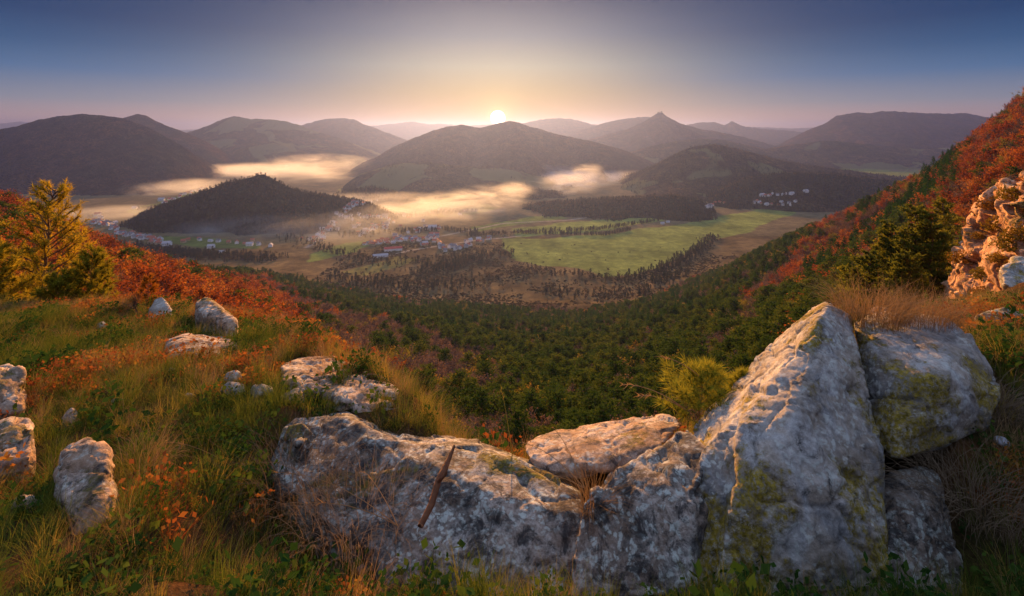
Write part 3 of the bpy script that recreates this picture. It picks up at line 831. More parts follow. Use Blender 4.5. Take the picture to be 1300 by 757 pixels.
c = t.ramp(n, [(.3, (.030, .034, .012)), (.48, (.055, .038, .020)), (.6, (.10, .052, .024)), (.72, (.05, .055, .018))])
c = t.mix(1.0, c, t.ramp(n2, [(.3, (.5, .5, .5)), (.7, (1.6, 1.5, 1.4))]), 'MULTIPLY')
bp = t.new('ShaderNodeBump', ins={'Strength': 1.0, 'Distance': .03, 'Height': n2})
bs = t.new('ShaderNodeBsdfDiffuse', ins={'Color': c, 'Normal': bp.outputs[0]})
t.l.new(bs.outputs[0], out.inputs[0])
tag(obj('ground', mesh_np('ground', np.stack([GX, GY, GZ], -1).reshape(-1, 3), grid_faces(*GX.shape), m, True)), 'grassy rock ledge at the top of the crag', kind='structure')

# ------------------------------------------------------------------ limestone
def rock_mat(name, dark, mid, pale, lichen, moss, warm=(.30, .17, .09), warm_amt=.0, moss_amt=.5, lich_amt=.5, s=1.0, seed=0.0, blk=.0, grain=1.0):
    m, t, out = new_mat(name)
    tc = t.new('ShaderNodeTexCoord')
    mp = t.new('ShaderNodeMapping', ins={'Vector': tc.outputs['Object'], 'Location': (seed, seed*1.7, -seed), 'Scale': (s, s, s)})
    v = mp.outputs[0]
    n1 = t.noise(v, 2.0, 8, .62, .4); n2 = t.noise(v, 9.0, 9, .7, .3); n3 = t.noise(v, 42.0, 8, .75); n4 = t.noise(v, 5.0, 5, .6, 1.2)
    col = t.ramp(t.math('ADD', t.math('MULTIPLY', n1, .6), t.math('MULTIPLY', n2, .4)), [(.38, dark), (.48, mid), (.56, pale)])
    col = t.mix(1.0, col, t.ramp(n3, [(.36, (1-.62*grain,)*3), (.5, (.97, .97, .97)), (.62, (1+.6*grain,)*3)]), 'MULTIPLY')
    if warm_amt:
        col = t.mix(t.math('MULTIPLY', t.ramp(n4, [(.4, 0.0), (.58, 1.0)]), warm_amt), col, warm)
    # crusts of pale lichen with ragged rims
    vo = t.new('ShaderNodeTexVoronoi', ins={'Scale': 26.0, 'Randomness': 1.0})
    wv = t.new('ShaderNodeVectorMath', operation='ADD', ins={0: v, 1: t.new('ShaderNodeVectorMath', operation='SCALE', ins={0: t.new('ShaderNodeTexNoise', ins={'Vector': v, 'Scale': 14.0, 'Detail': 5.0}).outputs['Color'], 'Scale': .16}).outputs[0]})
    t.l.new(wv.outputs[0], vo.inputs['Vector'])
    li = t.math('MULTIPLY', t.ramp(vo.outputs['Distance'], [(.30, 1.0), (.46, 0.0)]), t.ramp(t.noise(v, 4.5, 6, .65), [(.5-.12*lich_amt, 0.0), (.56, 1.0)]))
    col = t.mix(t.math('MULTIPLY', li, .75), col, lichen)
    # black crust
    bk = t.ramp(t.noise(v, 9.0, 10, .82, .6), [(.38+blk, 1.0), (.46+blk, 0.0)])
    col = t.mix(t.math('MULTIPLY', bk, .85), col, (.022, .022, .024))
    # moss pads
    mo = t.ramp(t.math('ADD', t.math('MULTIPLY', t.noise(v, 2.7, 3, .5), .7), t.math('MULTIPLY', t.noise(v, 24, 6, .7), .3)), [(.615-.13*moss_amt, 0.0), (.67-.13*moss_amt, 1.0)])
    mc = t.mix(t.ramp(t.noise(v, 38, 6, .75), [(.35, 0.0), (.65, 1.0)]), tuple(x*.3 for x in moss), tuple(x*1.5 for x in moss))
    brk = t.ramp(t.noise(v, 55, 6, .8), [(.40, 0.25), (.52, 1.0)])
    col = t.mix(t.math('MULTIPLY', mo, brk), col, mc)
    h = t.math('ADD', t.math('ADD', t.math('MULTIPLY', n2, .6), t.math('MULTIPLY', n3, .5)), t.math('MULTIPLY', mo, .25))
    bp = t.new('ShaderNodeBump', ins={'Strength': 1.0, 'Distance': .022/s, 'Height': h})
    b = t.new('ShaderNodeBsdfPrincipled', ins={'Base Color': col, 'Roughness': .9, 'Specular IOR Level': .2, 'Normal': bp.outputs[0]})
    t.l.new(b.outputs[0], out.inputs[0])
    return m
R_blue = rock_mat('lichened_limestone', (.10, .10, .10), (.24, .235, .23), (.42, .41, .39), (.50, .52, .47), (.24, .175, .022), moss_amt=.72, lich_amt=.3, warm=(.34, .22, .10), warm_amt=.35, grain=.45, blk=-.02)
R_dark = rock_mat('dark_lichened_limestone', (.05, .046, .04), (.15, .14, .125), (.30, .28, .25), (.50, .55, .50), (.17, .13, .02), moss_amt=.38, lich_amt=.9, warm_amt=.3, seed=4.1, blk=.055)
R_warm = rock_mat('warm_limestone', (.10, .08, .07), (.27, .21, .17), (.48, .39, .32), (.48, .48, .42), (.12, .10, .02), moss_amt=.25, lich_amt=.3, warm_amt=.7, seed=8.3, grain=.9, blk=.02)
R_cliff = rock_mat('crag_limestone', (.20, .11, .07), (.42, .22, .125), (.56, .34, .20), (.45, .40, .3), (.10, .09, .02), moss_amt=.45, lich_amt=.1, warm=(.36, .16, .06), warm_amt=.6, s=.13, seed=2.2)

def facet(x, y, z, seed, warp=.25):
    """chipped faces: every cell is its own tilted plane"""
    wx_ = x+warp*fbm(x*1.7, y*1.7, z*1.7, 2, seed+70); wy_ = y+warp*fbm(x*1.7+9, y*1.7, z*1.7, 2, seed+71); wz_ = z+warp*fbm(x*1.7, y*1.7+9, z*1.7, 2, seed+72)
    ix, iy, iz = np.floor(wx_), np.floor(wy_), np.floor(wz_)
    best = np.full(x.shape, 1e9); out = np.zeros(x.shape); sec = np.full(x.shape, 1e9)
    for dx in (-1, 0, 1):
        for dy in (-1, 0, 1):
            for dz in (-1, 0, 1):
                a, b_, c = ix+dx, iy+dy, iz+dz
                h = [_hash(a, b_, c, seed+q) for q in range(7)]
                qx, qy, qz = wx_-(a+.5+.45*h[0]), wy_-(b_+.5+.45*h[1]), wz_-(c+.5+.45*h[2])
                d2 = qx*qx+qy*qy+qz*qz
                val = (h[3]*qx+h[4]*qy+h[5]*qz)*.9+.35*h[6]
                m_ = d2 < best
                sec = np.where(m_, best, np.minimum(sec, d2))
                out = np.where(m_, val, out); best = np.where(m_, d2, best)
    edge = np.sqrt(sec)-np.sqrt(best)
    return out, edge

def rock(name, label, hulls, mat, back=.5, vox=.014, amp=.05, seed=0, drop=.15, group=None, sc_=.6, cat='rock', shrink=.9, crack=1.0, dY=0.0, rooted=False):
    bm = bmesh.new()
    for pts in hulls:
        tb = back
        if isinstance(pts, tuple): pts, tb = pts
        ps = [P(q[0], q[1], q[2]+dY) for q in pts]
        cen = sum(ps, Vector())/len(ps)
        bk = [p*((p.y+tb)/p.y) for p in ps]; bc = sum(bk, Vector())/len(bk)
        allp = ps+[bc+(p-bc)*shrink*cen.y/bc.y*1.02-Vector((0, 0, drop)) for p in bk]
        if rooted: allp = allp+[Vector((p.x*.97+bc.x*.03, p.y, min(p.z, float(ledge_z(p.x, p.y))-.04))) for p in ps+bk]
        vs = [bm.verts.new(p) for p in allp]
        res = bmesh.ops.convex_hull(bm, input=vs, use_existing_faces=False)
        dead = [g for g in res['geom_interior'] if isinstance(g, bmesh.types.BMVert)]+[g for g in res['geom_unused'] if isinstance(g, bmesh.types.BMVert)]
        if dead: bmesh.ops.delete(bm, geom=list(set(dead)), context='VERTS')
    bmesh.ops.recalc_face_normals(bm, faces=bm.faces)
    me = bpy.data.meshes.new('tmp'); bm.to_mesh(me); bm.free()
    o = bpy.data.objects.new('tmp', me); C.objects.link(o)
    md = o.modifiers.new('r', 'REMESH'); md.mode = 'VOXEL'; md.voxel_size = vox
    s_ = o.modifiers.new('s', 'SMOOTH'); s_.iterations = 2; s_.factor = .5
    dg = bpy.context.evaluated_depsgraph_get(); ev = o.evaluated_get(dg); em = ev.to_mesh()
    n = len(em.vertices); V = np.zeros(n*3, np.float32); em.vertices.foreach_get('co', V); V = V.reshape(-1, 3).astype(float)
    N = np.zeros(n*3, np.float32); em.vertices.foreach_get('normal', N); N = N.reshape(-1, 3).astype(float)
    qs = np.zeros(len(em.polygons)*4, np.int32); em.polygons.foreach_get('vertices', qs); qs = qs.reshape(-1, 4)
    ev.to_mesh_clear(); bpy.data.objects.remove(o); bpy.data.meshes.remove(me)
    k = sc_; amp = amp*.62 if sc_ < 1 else amp
    x, y, z = (V/k).T
    # slabby, jointed limestone: planes tilt along one bedding direction
    bed = x*.35+z*.9+y*.25+.25*fbm(x*1.5, y*1.5, z*1.5, 3, seed)
    st_ = (bed*7) % 1.0
    d = amp*(.35*fbm(x*2.3, y*2.3, z*2.3, 4, seed+1)+.2*(ridged(x*4.1, y*4.1, z*4.1, 4, seed+2)-.6))
    d += amp*.35*(sstep(0, .25, st_)-.5)
    cr = np.abs(noise3(x*2.6+.4*fbm(x*5, y*5, z*5, 2, seed+3), y*2.6, z*2.6, seed+4))
    d -= crack*amp*1.1*np.exp(-(cr/.035)**2)
    d += amp*.10*fbm(x*11, y*11, z*11, 4, seed+5)+amp*.04*ridged(x*26, y*26, z*26, 3, seed+6)
    f1, e1 = facet(x*2.6, y*2.6, z*3.4, seed+11); f2, e2 = facet(x*8, y*8, z*10, seed+12)
    f3, e3 = facet(x*4.7+3, y*4.7, z*6, seed+14)
    d += amp*(1.15*f1+.45*f3+.08*f2)-amp*.2*np.exp(-(e3/.04)**2)-amp*.45*crack*np.exp(-(e1/.05)**2)*(noise3(x*3, y*3, z*3, seed+13) > 0)
    pit = fbm(x*17, y*17, z*17, 2, seed+8)
    d -= amp*.05*sstep(.28, .5, pit)
    V = V+N*d[:, None]*k
    cen = Vector(V.mean(0)); cen.z = float(V[:, 2].min())
    me = mesh_np(name, V-np.array(cen), qs, mat, True)
    o = obj(name, me); o.location = cen
    tag(o, label, cat, group)
    return o
rock('boulder', 'tall pointed grey boulder with yellow moss and a sunlit slanting crest', [
    ([(1052, 390, 2.8), (1040, 404, 2.62), (1008, 440, 2.54), (972, 486, 2.44), (1049, 383, 3.0), (1032, 391, 3.1), (990, 424, 3.08), (950, 466, 3.0), (1078, 402, 2.8), (1088, 450, 2.55), (1104, 520, 2.4), (1118, 570, 2.32), (1124, 650, 2.12), (1125, 760, 1.95), (940, 535, 2.28), (1010, 540, 2.14), (1010, 650, 1.98), (930, 640, 2.0), (900, 760, 1.9)], .55),
    ([(952, 466, 2.95), (905, 516, 2.8), (880, 552, 2.66), (976, 488, 2.44), (930, 536, 2.34), (892, 574, 2.26), (872, 620, 2.14), (868, 760, 1.95), (985, 760, 1.9), (985, 540, 2.25)], .3)], R_blue, seed=1, amp=.042, vox=.011)
rock('boulder', 'broad rounded boulder overhanging a dark hollow, dry grass on its top', [
    ([(1084, 408, 2.85), (1122, 396, 3.0), (1168, 400, 2.95), (1205, 404, 2.85), (1234, 430, 2.7), (1262, 468, 2.6), (1270, 505, 2.5), (1252, 545, 2.42), (1205, 566, 2.35), (1135, 582, 2.3), (1104, 560, 2.42), (1135, 480, 2.42), (1205, 480, 2.36)], .8)], R_blue, seed=12, amp=.045, vox=.013)
rock('boulder', 'shadowed low boulder tucked under the overhanging one', [
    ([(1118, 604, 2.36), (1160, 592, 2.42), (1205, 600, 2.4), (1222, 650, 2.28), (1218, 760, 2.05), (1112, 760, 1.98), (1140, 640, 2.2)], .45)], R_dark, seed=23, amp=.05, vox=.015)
rock('boulder', 'dark pitted rock filling the gap between low wall and pointed boulder', [
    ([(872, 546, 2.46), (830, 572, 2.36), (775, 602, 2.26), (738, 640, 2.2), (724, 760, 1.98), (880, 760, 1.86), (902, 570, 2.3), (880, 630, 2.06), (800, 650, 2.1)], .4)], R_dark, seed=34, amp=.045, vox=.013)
rock('rock_slab', 'tilted flat slab with a pinkish sunlit top, lying behind the low wall', [
    ([(664, 566, 2.95), (700, 552, 3.08), (780, 540, 3.12), (850, 528, 3.05), (868, 538, 2.9), (840, 566, 2.72), (760, 592, 2.66), (700, 594, 2.7), (670, 580, 2.8), (690, 612, 2.72), (800, 600, 2.62)], .25)], R_warm, seed=45, amp=.035, vox=.013, drop=-.04)
rock('rock_wall', 'long low lichen covered rock wall along the brink, broken stick leaning on it', [
    ([(346, 585, 2.75), (358, 548, 2.95), (374, 529, 3.1), (400, 533, 3.08), (440, 531, 3.02), (470, 545, 2.92), (500, 560, 2.85), (540, 575, 2.74), (545, 640, 2.45), (500, 720, 2.2), (420, 660, 2.42), (352, 615, 2.6)], .35),
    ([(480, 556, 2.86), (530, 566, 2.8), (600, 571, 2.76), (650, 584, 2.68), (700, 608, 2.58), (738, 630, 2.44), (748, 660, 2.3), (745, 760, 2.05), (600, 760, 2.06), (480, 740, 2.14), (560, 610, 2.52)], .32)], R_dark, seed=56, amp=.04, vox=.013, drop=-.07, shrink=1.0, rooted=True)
rock('rock_slab', 'pale weathered slab on the grassy slope, sun on its upper face', [
    ([(356, 466, 4.3), (374, 459, 4.5), (415, 457, 4.6), (452, 468, 4.4), (482, 480, 4.2), (505, 494, 4.0), (509, 518, 3.8), (470, 524, 3.78), (430, 508, 3.8), (400, 496, 3.9), (360, 484, 4.05)], .5)], R_warm, seed=67, amp=.06, vox=.016, dY=-.55, drop=-.06, rooted=True)
rock('rock', 'flat grey rock with a warm rim halfway up the grass', [
    ([(213, 434, 5.1), (235, 428, 5.2), (262, 431, 5.15), (300, 438, 5.1), (325, 449, 4.9), (318, 462, 4.75), (265, 458, 4.7), (215, 450, 4.8)], .4)], R_warm, seed=78, amp=.06, vox=.02, dY=-.6, drop=-.05, rooted=True)
rock('rock', 'small upright grey stone standing on the grassy brow', [
    ([(189, 394, 6.5), (196, 380, 6.6), (206, 375, 6.6), (217, 388, 6.5), (219, 402, 6.3), (200, 408, 6.3), (188, 404, 6.3)], .3)], R_blue, seed=89, amp=.05, vox=.02, dY=-.2, rooted=True)
rock('rock', 'orange lit oblong stone lying along the grassy brow', [
    ([(248, 384, 6.3), (262, 378, 6.35), (285, 394, 6.0), (303, 409, 5.6), (296, 420, 5.5), (270, 404, 5.8), (250, 394, 6.1)], .35)], R_warm, seed=90, amp=.04, vox=.02, dY=-.6, drop=-.03, rooted=True)
rock('rock', 'grey stone at the grassy corner, taller than its neighbour beneath', [
    ([(-8, 466, 2.75), (12, 459, 2.82), (28, 470, 2.75), (26, 495, 2.62), (31, 520, 2.5), (8, 526, 2.45), (-25, 505, 2.5), (-30, 472, 2.6)], .3)], R_warm, seed=101, amp=.06, vox=.013, dY=.6, rooted=True)
rock('rock', 'rust stained pale stone below the taller corner stone', [
    ([(-15, 540, 2.32), (12, 530, 2.4), (36, 534, 2.35), (43, 552, 2.25), (38, 580, 2.12), (0, 590, 2.08), (-30, 570, 2.15)], .3)], R_warm, seed=112, amp=.07, vox=.013, dY=.36, rooted=True)
rock('rock', 'rough orange and white rock half sunk in herbs', [
    ([(84, 566, 2.25), (112, 553, 2.32), (130, 575, 2.22), (140, 622, 2.06), (128, 668, 1.92), (100, 690, 1.86), (84, 645, 1.96), (76, 600, 2.1)], .3)], R_warm, seed=123, amp=.08, vox=.012, dY=.08, rooted=True)
for i, (cx, cy, Yd, w, h, lab) in enumerate([
    (296, 480, 4.5, 26, 18, 'small blue grey stone uphill of the pale slab'), (296, 494, 4.2, 30, 16, 'flat blue grey stone between slab and red herbs'), (330, 497, 4.1, 34, 20, 'blocky blue grey stone touching the pale slab end'),
    (372, 505, 3.7, 40, 26, 'brown patched stone just under the pale slab'), (88, 535, 2.5, 30, 34, 'rust coloured lump above the orange and white rock'), (128, 414, 5.6, 16, 12, 'tiny grey stone near the young pines'),
    (1268, 405, 3.35, 60, 34, 'speckled dark rock on the shaded bank below the outcrop'), (1120, 398, 3.05, 44, 16, 'rounded pale stone among dry grass on the boulder'), (36, 640, 2.0, 54, 26, 'warm brown stone in the lower grass'),
    (378, 560, 2.85, 62, 50, 'mossy rough block at the upper end of the low wall')]):
    if i in (0, 1, 2, 3, 4, 5, 6, 8):
        for Yd in np.arange(1.7, 8, .02):
            if float(ledge_z((cx-HX)/F*Yd, Yd)) > (HY-cy-h*.25)/F*Yd: break
    pts = []
    for a in range(8):
        th = a/8*6.283+.3
        pts.append((cx+math.cos(th)*w*.5*random.uniform(.62, 1.15), cy+math.sin(th)*h*.5*random.uniform(.62, 1.15), Yd-.03*math.sin(th)))
    pts.append((cx, cy+h*.1, pts[0][2]-h/F*Yd*.5))
    rock('stone', lab, [(pts, w/F*Yd*.7)], [R_blue, R_blue, R_blue, R_warm, R_warm, R_blue, R_dark, R_warm, R_warm, R_dark][i], seed=130+i, amp=.05, vox=.012, cat='stone', drop=.02, rooted=(i != 7))
    o = [q for q in bpy.data.objects if q.get('label') == lab][0]
# pebbles
for i, (cx, cy, w, h, lab) in enumerate([(228, 579, 13, 8, 'small flat pale pebble among green grass'), (1272, 583, 17, 11, 'smooth white pebble in the dark grass below the bank'), (149, 516, 14, 9, 'whitish pebble beside orange herbs'), (218, 476, 8, 6, 'tiny pale pebble above the orange herbs'), (240, 505, 12, 7, 'greyish pebble on bare soil')]):
    q = cy+6
    Yd = 2.0
    for _ in range(40):
        Yd = 1.8+_*.1; xx_ = (cx-HX)/F*Yd
        if HY-float(ledge_z(xx_, Yd))/Yd*F < cy: break
    bm = bmesh.new(); bmesh.ops.create_icosphere(bm, subdivisions=3, radius=1)
    for v in bm.verts:
        k = 1+.18*float(fbm(v.co.x*1.3, v.co.y*1.3, v.co.z*1.3+i, 2, i)); v.co = Vector((v.co.x*k*w*.5, v.co.y*k*w*.45, v.co.z*k*h*.5))*Yd/F
    me = bpy.data.meshes.new('pebble'); bm.to_mesh(me); bm.free(); me.materials.append(R_blue if i != 0 else R_warm)
    for p_ in me.polygons: p_.use_smooth = True
    o = obj('pebble', me); o.location = (xx_, Yd, float(ledge_z(xx_, Yd))+.008); o.rotation_euler = (.2, .3*i-.2, .5*i); tag(o, lab, 'pebble')
WHITE = simple_mat('white_limestone', (.40, .40, .44), .8, .45, 60, .8)
bpy.data.objects['pebble.001'].data.materials[0] = WHITE

# ------------------------------------------------------------------ sunlit rock outcrop on the steep slope
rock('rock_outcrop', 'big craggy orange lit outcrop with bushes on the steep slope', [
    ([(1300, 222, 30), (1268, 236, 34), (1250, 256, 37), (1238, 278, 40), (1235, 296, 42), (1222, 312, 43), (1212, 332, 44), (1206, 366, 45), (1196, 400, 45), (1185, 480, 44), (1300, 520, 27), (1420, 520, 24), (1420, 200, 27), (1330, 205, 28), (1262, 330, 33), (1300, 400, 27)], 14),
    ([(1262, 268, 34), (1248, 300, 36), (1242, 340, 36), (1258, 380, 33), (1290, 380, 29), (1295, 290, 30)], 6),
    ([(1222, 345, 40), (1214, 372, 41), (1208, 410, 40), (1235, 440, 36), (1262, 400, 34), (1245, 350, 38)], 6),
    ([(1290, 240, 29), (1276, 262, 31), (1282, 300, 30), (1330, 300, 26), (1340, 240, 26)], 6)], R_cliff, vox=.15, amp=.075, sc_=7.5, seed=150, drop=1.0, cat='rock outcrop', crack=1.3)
rock('boulder', 'grey weathered block perched low on the orange outcrop', [
    ([(1272, 338, 20), (1290, 328, 20.5), (1320, 332, 20), (1330, 362, 19), (1300, 372, 18.6), (1272, 362, 19)], 2)], R_blue, vox=.07, amp=.06, sc_=3, seed=160)
OUT = bpy.data.objects['rock_outcrop']
# ------------------------------------------------------------------ grass and herbs on the ledge
def grass_clump(seed, n=60, L=.22, w=.004, rad=.06, bend=.6, segs=3, upright=.9):
    r = np.random.default_rng(seed)
    az = r.uniform(0, 6.283, n); rr_ = rad*np.sqrt(r.random(n)); base = np.stack([np.cos(az)*rr_, np.sin(az)*rr_, np.full(n, -.02)], 1)
    daz = az+r.normal(size=n)*.8; out = np.stack([np.cos(daz), np.sin(daz), np.zeros(n)], 1)
    ln = L*(.4+.8*r.random(n)); tilt = np.abs(r.normal(size=n))*.35*(1.5-upright)+.08; bd = bend*(.3+r.random(n))
    side = np.stack([-np.sin(daz), np.cos(daz), np.zeros(n)], 1)
    side = side*np.cos(1.0)+np.roll(side, 1, 1)*.3
    V = []; p = base.copy(); ang = tilt.copy()
    for s in range(segs+1):
        wd = w*(1-.9*(s/segs)**1.5)
        V.append(p-side*wd*.5); V.append(p+side*wd*.5)
        p = p+(out*np.sin(ang)[:, None]+np.array([0, 0, 1])*np.cos(ang)[:, None])*(ln/segs)[:, None]
        ang = ang+bd/segs*1.6
    V = np.stack(V, 1).reshape(-1, 3)
    k = 2*(segs+1); F_ = []
    for s in range(segs):
        b0 = np.arange(n)*k+2*s
        F_.append(np.stack([b0, b0+1, b0+3, b0+2], 1))
    return V, [np.concatenate(F_)]
def herb_clump(seed, n=75, leaf=.022, rad=.09, hgt=.11):
    r = np.random.default_rng(seed)
    cen = np.stack([r.normal(size=n)*rad*.6, r.normal(size=n)*rad*.6, r.random(n)*hgt], 1)
    st = blades(np.stack([cen[:, 0]*.3, cen[:, 1]*.3, np.zeros(n)-.01], 1), cen/np.linalg.norm(cen, axis=1)[:, None], np.linalg.norm(cen, axis=1), np.full(n, .003), r)
    return merge([leafquads(cen, leaf*(.5+r.random(n)), r), st])
def blade_mat(name, c1, c2, c3, trans=.35):
    return leaf_mat(name, c1, c2, c3, trans)
M_g = blade_mat('green_grass', (.05, .085, .012), (.12, .155, .022), (.26, .22, .04))
M_d = blade_mat('dry_grass', (.22, .13, .055), (.36, .22, .10), (.46, .30, .15))
M_gr = blade_mat('grey_dry_grass', (.13, .095, .06), (.22, .16, .105), (.30, .22, .15))
M_r = blade_mat('red_herbs', (.16, .045, .018), (.34, .11, .028), (.42, .24, .04))
M_h = blade_mat('green_herbs', (.02, .055, .012), (.04, .085, .015), (.09, .12, .02))
M_y = blade_mat('yellow_grass', (.22, .17, .03), (.36, .27, .05), (.46, .30, .06))
lib_collection('lib_grass', [mesh_np('g', *grass_clump(800+i, 55, .17+.03*i), M_g) for i in range(4)])
lib_collection('lib_dry', [mesh_np('d', *grass_clump(820+i, 36, .22+.03*i, .003, .05, 1.0), M_d) for i in range(4)]+[mesh_np('y', *grass_clump(826+i, 50, .22, .0035, .06, .8), M_y) for i in range(2)])
lib_collection('lib_grey', [mesh_np('gr', *grass_clump(840+i, 60, .30, .003, .05, 1.9), M_gr) for i in range(3)])
lib_collection('lib_herb', [mesh_np('r', *herb_clump(860+i), M_r) for i in range(3)]+[mesh_np('h', *herb_clump(870+i, 50, .03), M_h) for i in range(3)])
ROCKS = [o for o in bpy.data.objects if o.type == 'MESH' and o.parent is None and o.get('category') in ('boulder', 'rock', 'stone', 'rock slab')]
def tree_of(obs):
    vs, fs = [], []
    for o in obs:
        M = Matrix.Translation(o.location); b0 = len(vs)
        me = o.data
        V = np.zeros(len(me.vertices)*3, np.float32); me.vertices.foreach_get('co', V)
        V = V.reshape(-1, 3)+np.array(o.location)
        vs.extend(map(tuple, V.tolist())); fs.extend([tuple(b0+q for q in p.vertices) for p in me.polygons])
    return BVHTree.FromPolygons(vs, fs)
RT = tree_of([o for o in ROCKS if o.location.y < 8 and len(o.data.vertices) < 300000])
r = np.random.default_rng(77)
N0 = 42000
x = r.uniform(-8.5, 4.6, N0); y = r.uniform(1.0, 8.4, N0)
p = x/y*F+HX
e = np.interp(x, _ex, _ey)
ok = (p > -40) & (p < 1345) & (y < e+.55)
ok &= ~((x > -.35) & (x < 1.75) & (y < 2.35) & (y > 1.95))      # bare rock here
x, y = x[ok], y[ok]; z = ledge_z(x, y)
keep = np.ones(len(x), bool)
for i in range(len(x)):
    hit = RT.ray_cast(Vector((x[i], y[i], 3)), Vector((0, 0, -1)), 12)
    if hit[0] is not None and hit[0].z > z[i]+.015: keep[i] = False
x, y, z = x[keep], y[keep], z[keep]; n = len(x)
a1 = fbm(x*1.3, y*1.3, 0, 3, 91); a2 = fbm(x*1.7, y*1.7, 0, 3, 92); rr = r.random(n)
brow = sstep(1.2, .1, np.interp(x, _ex, _ey)-y)     # golden along the brink
typ = np.zeros(n, int)
typ[(rr < .26+.5*brow+a1*.5)] = 1
herb = (rr > .70-a2*.5)
typ[herb] = 2
thin = r.random(n) < np.interp(y, [1, 3, 8], [.75, .55, .5])
rot = np.stack([r.normal(size=n)*.15, r.normal(size=n)*.15, r.uniform(0, 6.28, n)], 1)
scl_ = (.65+.6*r.random(n))*np.interp(y, [1.2, 2.5, 7], [.60, .72, .72])
P3 = np.stack([x, y, z], 1)
s = (typ == 0) & thin; o = scatter('green_grass', P3[s], rot[s], scl_[s]*np.where(x[s] > 1.9, .8, 1), r.integers(0, 4, s.sum()), LIB['lib_grass']); tag(o, kind='stuff')
s = (typ == 1) & thin; o = scatter('dry_grass', P3[s], rot[s], scl_[s], np.where(r.random(s.sum()) < .45, 4+r.integers(0, 2, s.sum()), r.integers(0, 4, s.sum())), LIB['lib_dry']); tag(o, kind='stuff')
s = (typ == 2) & thin; red = (a1[s] > .06+.1*r.normal(size=s.sum()))
o = scatter('low_undergrowth', P3[s], rot[s], scl_[s]*(.6+1.3*r.random(s.sum())**2), np.where(red, r.integers(0, 3, s.sum()), 3+r.integers(0, 3, s.sum())), LIB['lib_herb']); tag(o, kind='stuff')
print('ledge plants', n)

# single tufts one can point at
def on_scene(px_, py_, y0=1.7, y1=9):
    d = P(px_, py_, 1.0)
    h = RT.ray_cast(Vector((0, 0, 0)), d.normalized(), 30)
    hy = h[0].y if h[0] is not None else 99
    for yy in np.arange(1.2, y1, .02):
        zz = float(ledge_z((px_-HX)/F*yy, yy))
        if (HY-py_)/F*yy < zz: return Vector(((px_-HX)/F*yy, yy, zz)) if yy < hy else h[0]
    return h[0] if h[0] is not None else P(px_, py_, 3.0)
def tuft(label, px_, py_, n, L, w, rad, bend, mat, seed, cat='grass tuft', Yf=None, up=.9):
    me = mesh_np('grass_tuft', *grass_clump(seed, n, L, w, rad, bend, 5, up), mat)
    o = obj('grass_tuft', me); o.location = on_scene(px_, py_) if Yf is None else P(px_, py_, Yf); tag(o, label, cat); return o
tuft('big pale shaggy tuft drooping in front of the low wall end', 372, 622, 380, .44, .003, .24, 1.6, M_gr, 901, up=.35)
tuft('grey brown shaggy tuft against the middle of the low wall', 455, 660, 380, .38, .003, .26, 1.7, M_gr, 902, up=.3)
tuft('reddish blond tuft growing from the crack between dark rocks', 752, 652, 260, .26, .0028, .05, 1.3, M_d, 903, Yf=2.2)
tuft('blond grass fringe on top of the overhanging boulder', 1105, 404, 900, .27, .0035, .17, 1.1, M_d, 904, Yf=2.78)
tuft('thin blond grass further along the overhanging boulder top', 1172, 404, 700, .22, .0035, .16, 1.1, M_d, 905, Yf=2.8)
tuft('golden grass fringe spilling over the brink beyond the pale slab', 520, 552, 420, .34, .003, .16, .9, M_y, 906, Yf=3.3)
tuft('long golden stems beside the lower end of the pale slab', 470, 535, 260, .34, .003, .12, 1.0, M_y, 907, Yf=3.6)
tuft('pale pinkish tuft below the rough orange and white rock', 178, 600, 420, .24, .003, .11, 1.5, M_d, 908, up=.6)
tuft('dark trailing tuft at the foot of the shaded bank', 1255, 520, 360, .34, .003, .14, 1.6, M_gr, 909, Yf=2.6, up=.6)
tuft('coarse brown tuft in shadow under the shaded bank', 1240, 640, 380, .34, .003, .2, 1.8, M_gr, 910, Yf=2.05, up=.5)
def stems(label, name, base, tips, rad, mat, heads=0, seed=0, cat='dry stalk'):
    """a few arching stalks with feathery seed heads"""
    r = np.random.default_rng(seed); parts = []
    for tpt in tips:
        a = np.array(base, float); c = np.array(tpt, float); m_ = (a+c)/2+np.array([0, 0, .18])*np.linalg.norm(c-a)
        tt = np.linspace(0, 1, 9)[:, None]
        pts = (1-tt)**2*a+2*tt*(1-tt)*m_+tt**2*c
        parts.append(tube(pts, np.linspace(rad, rad*.45, 9), 4))
        if heads:
            k = heads; s = .72+.28*r.random(k); cen = np.stack([np.interp(s, tt[:, 0], pts[:, q]) for q in range(3)], 1)
            d = (pts[-1]-pts[-3]); d = d/np.linalg.norm(d)+r.normal(size=(k, 3))*.45
            parts.append(blades(cen, d, .018+.012*r.random(k), np.full(k, .003), r))
    V, Fc = merge(parts); b0 = np.array(base)
    o = obj(name, mesh_np(name, V-b0, Fc, mat)); o.location = base; tag(o, label, cat); return o
stems('pair of tall dry grass stalks rising above the pale slab', 'grass_stalk', P(455, 500, 3.95), [P(448, 442, 3.95), P(464, 452, 3.9)], .003, M_d, 30, 1)
stems('curved dry stalk reaching out from the bushy dwarf pine', 'grass_stalk', P(870, 520, 2.75), [P(790, 488, 2.75), P(812, 502, 2.8)], .003, M_d, 26, 2)
stems('straight blond stalk above the dwarf pine', 'grass_stalk', P(890, 480, 2.8), [P(838, 453, 2.8)], .003, M_d, 26, 3)
stems('arching dry stalks lying across the tilted slab', 'grass_stalk', P(742, 620, 2.4), [P(702, 542, 2.75), P(660, 562, 2.8), P(718, 570, 2.6), P(655, 600, 2.5)], .0025, M_d, 12, 4)
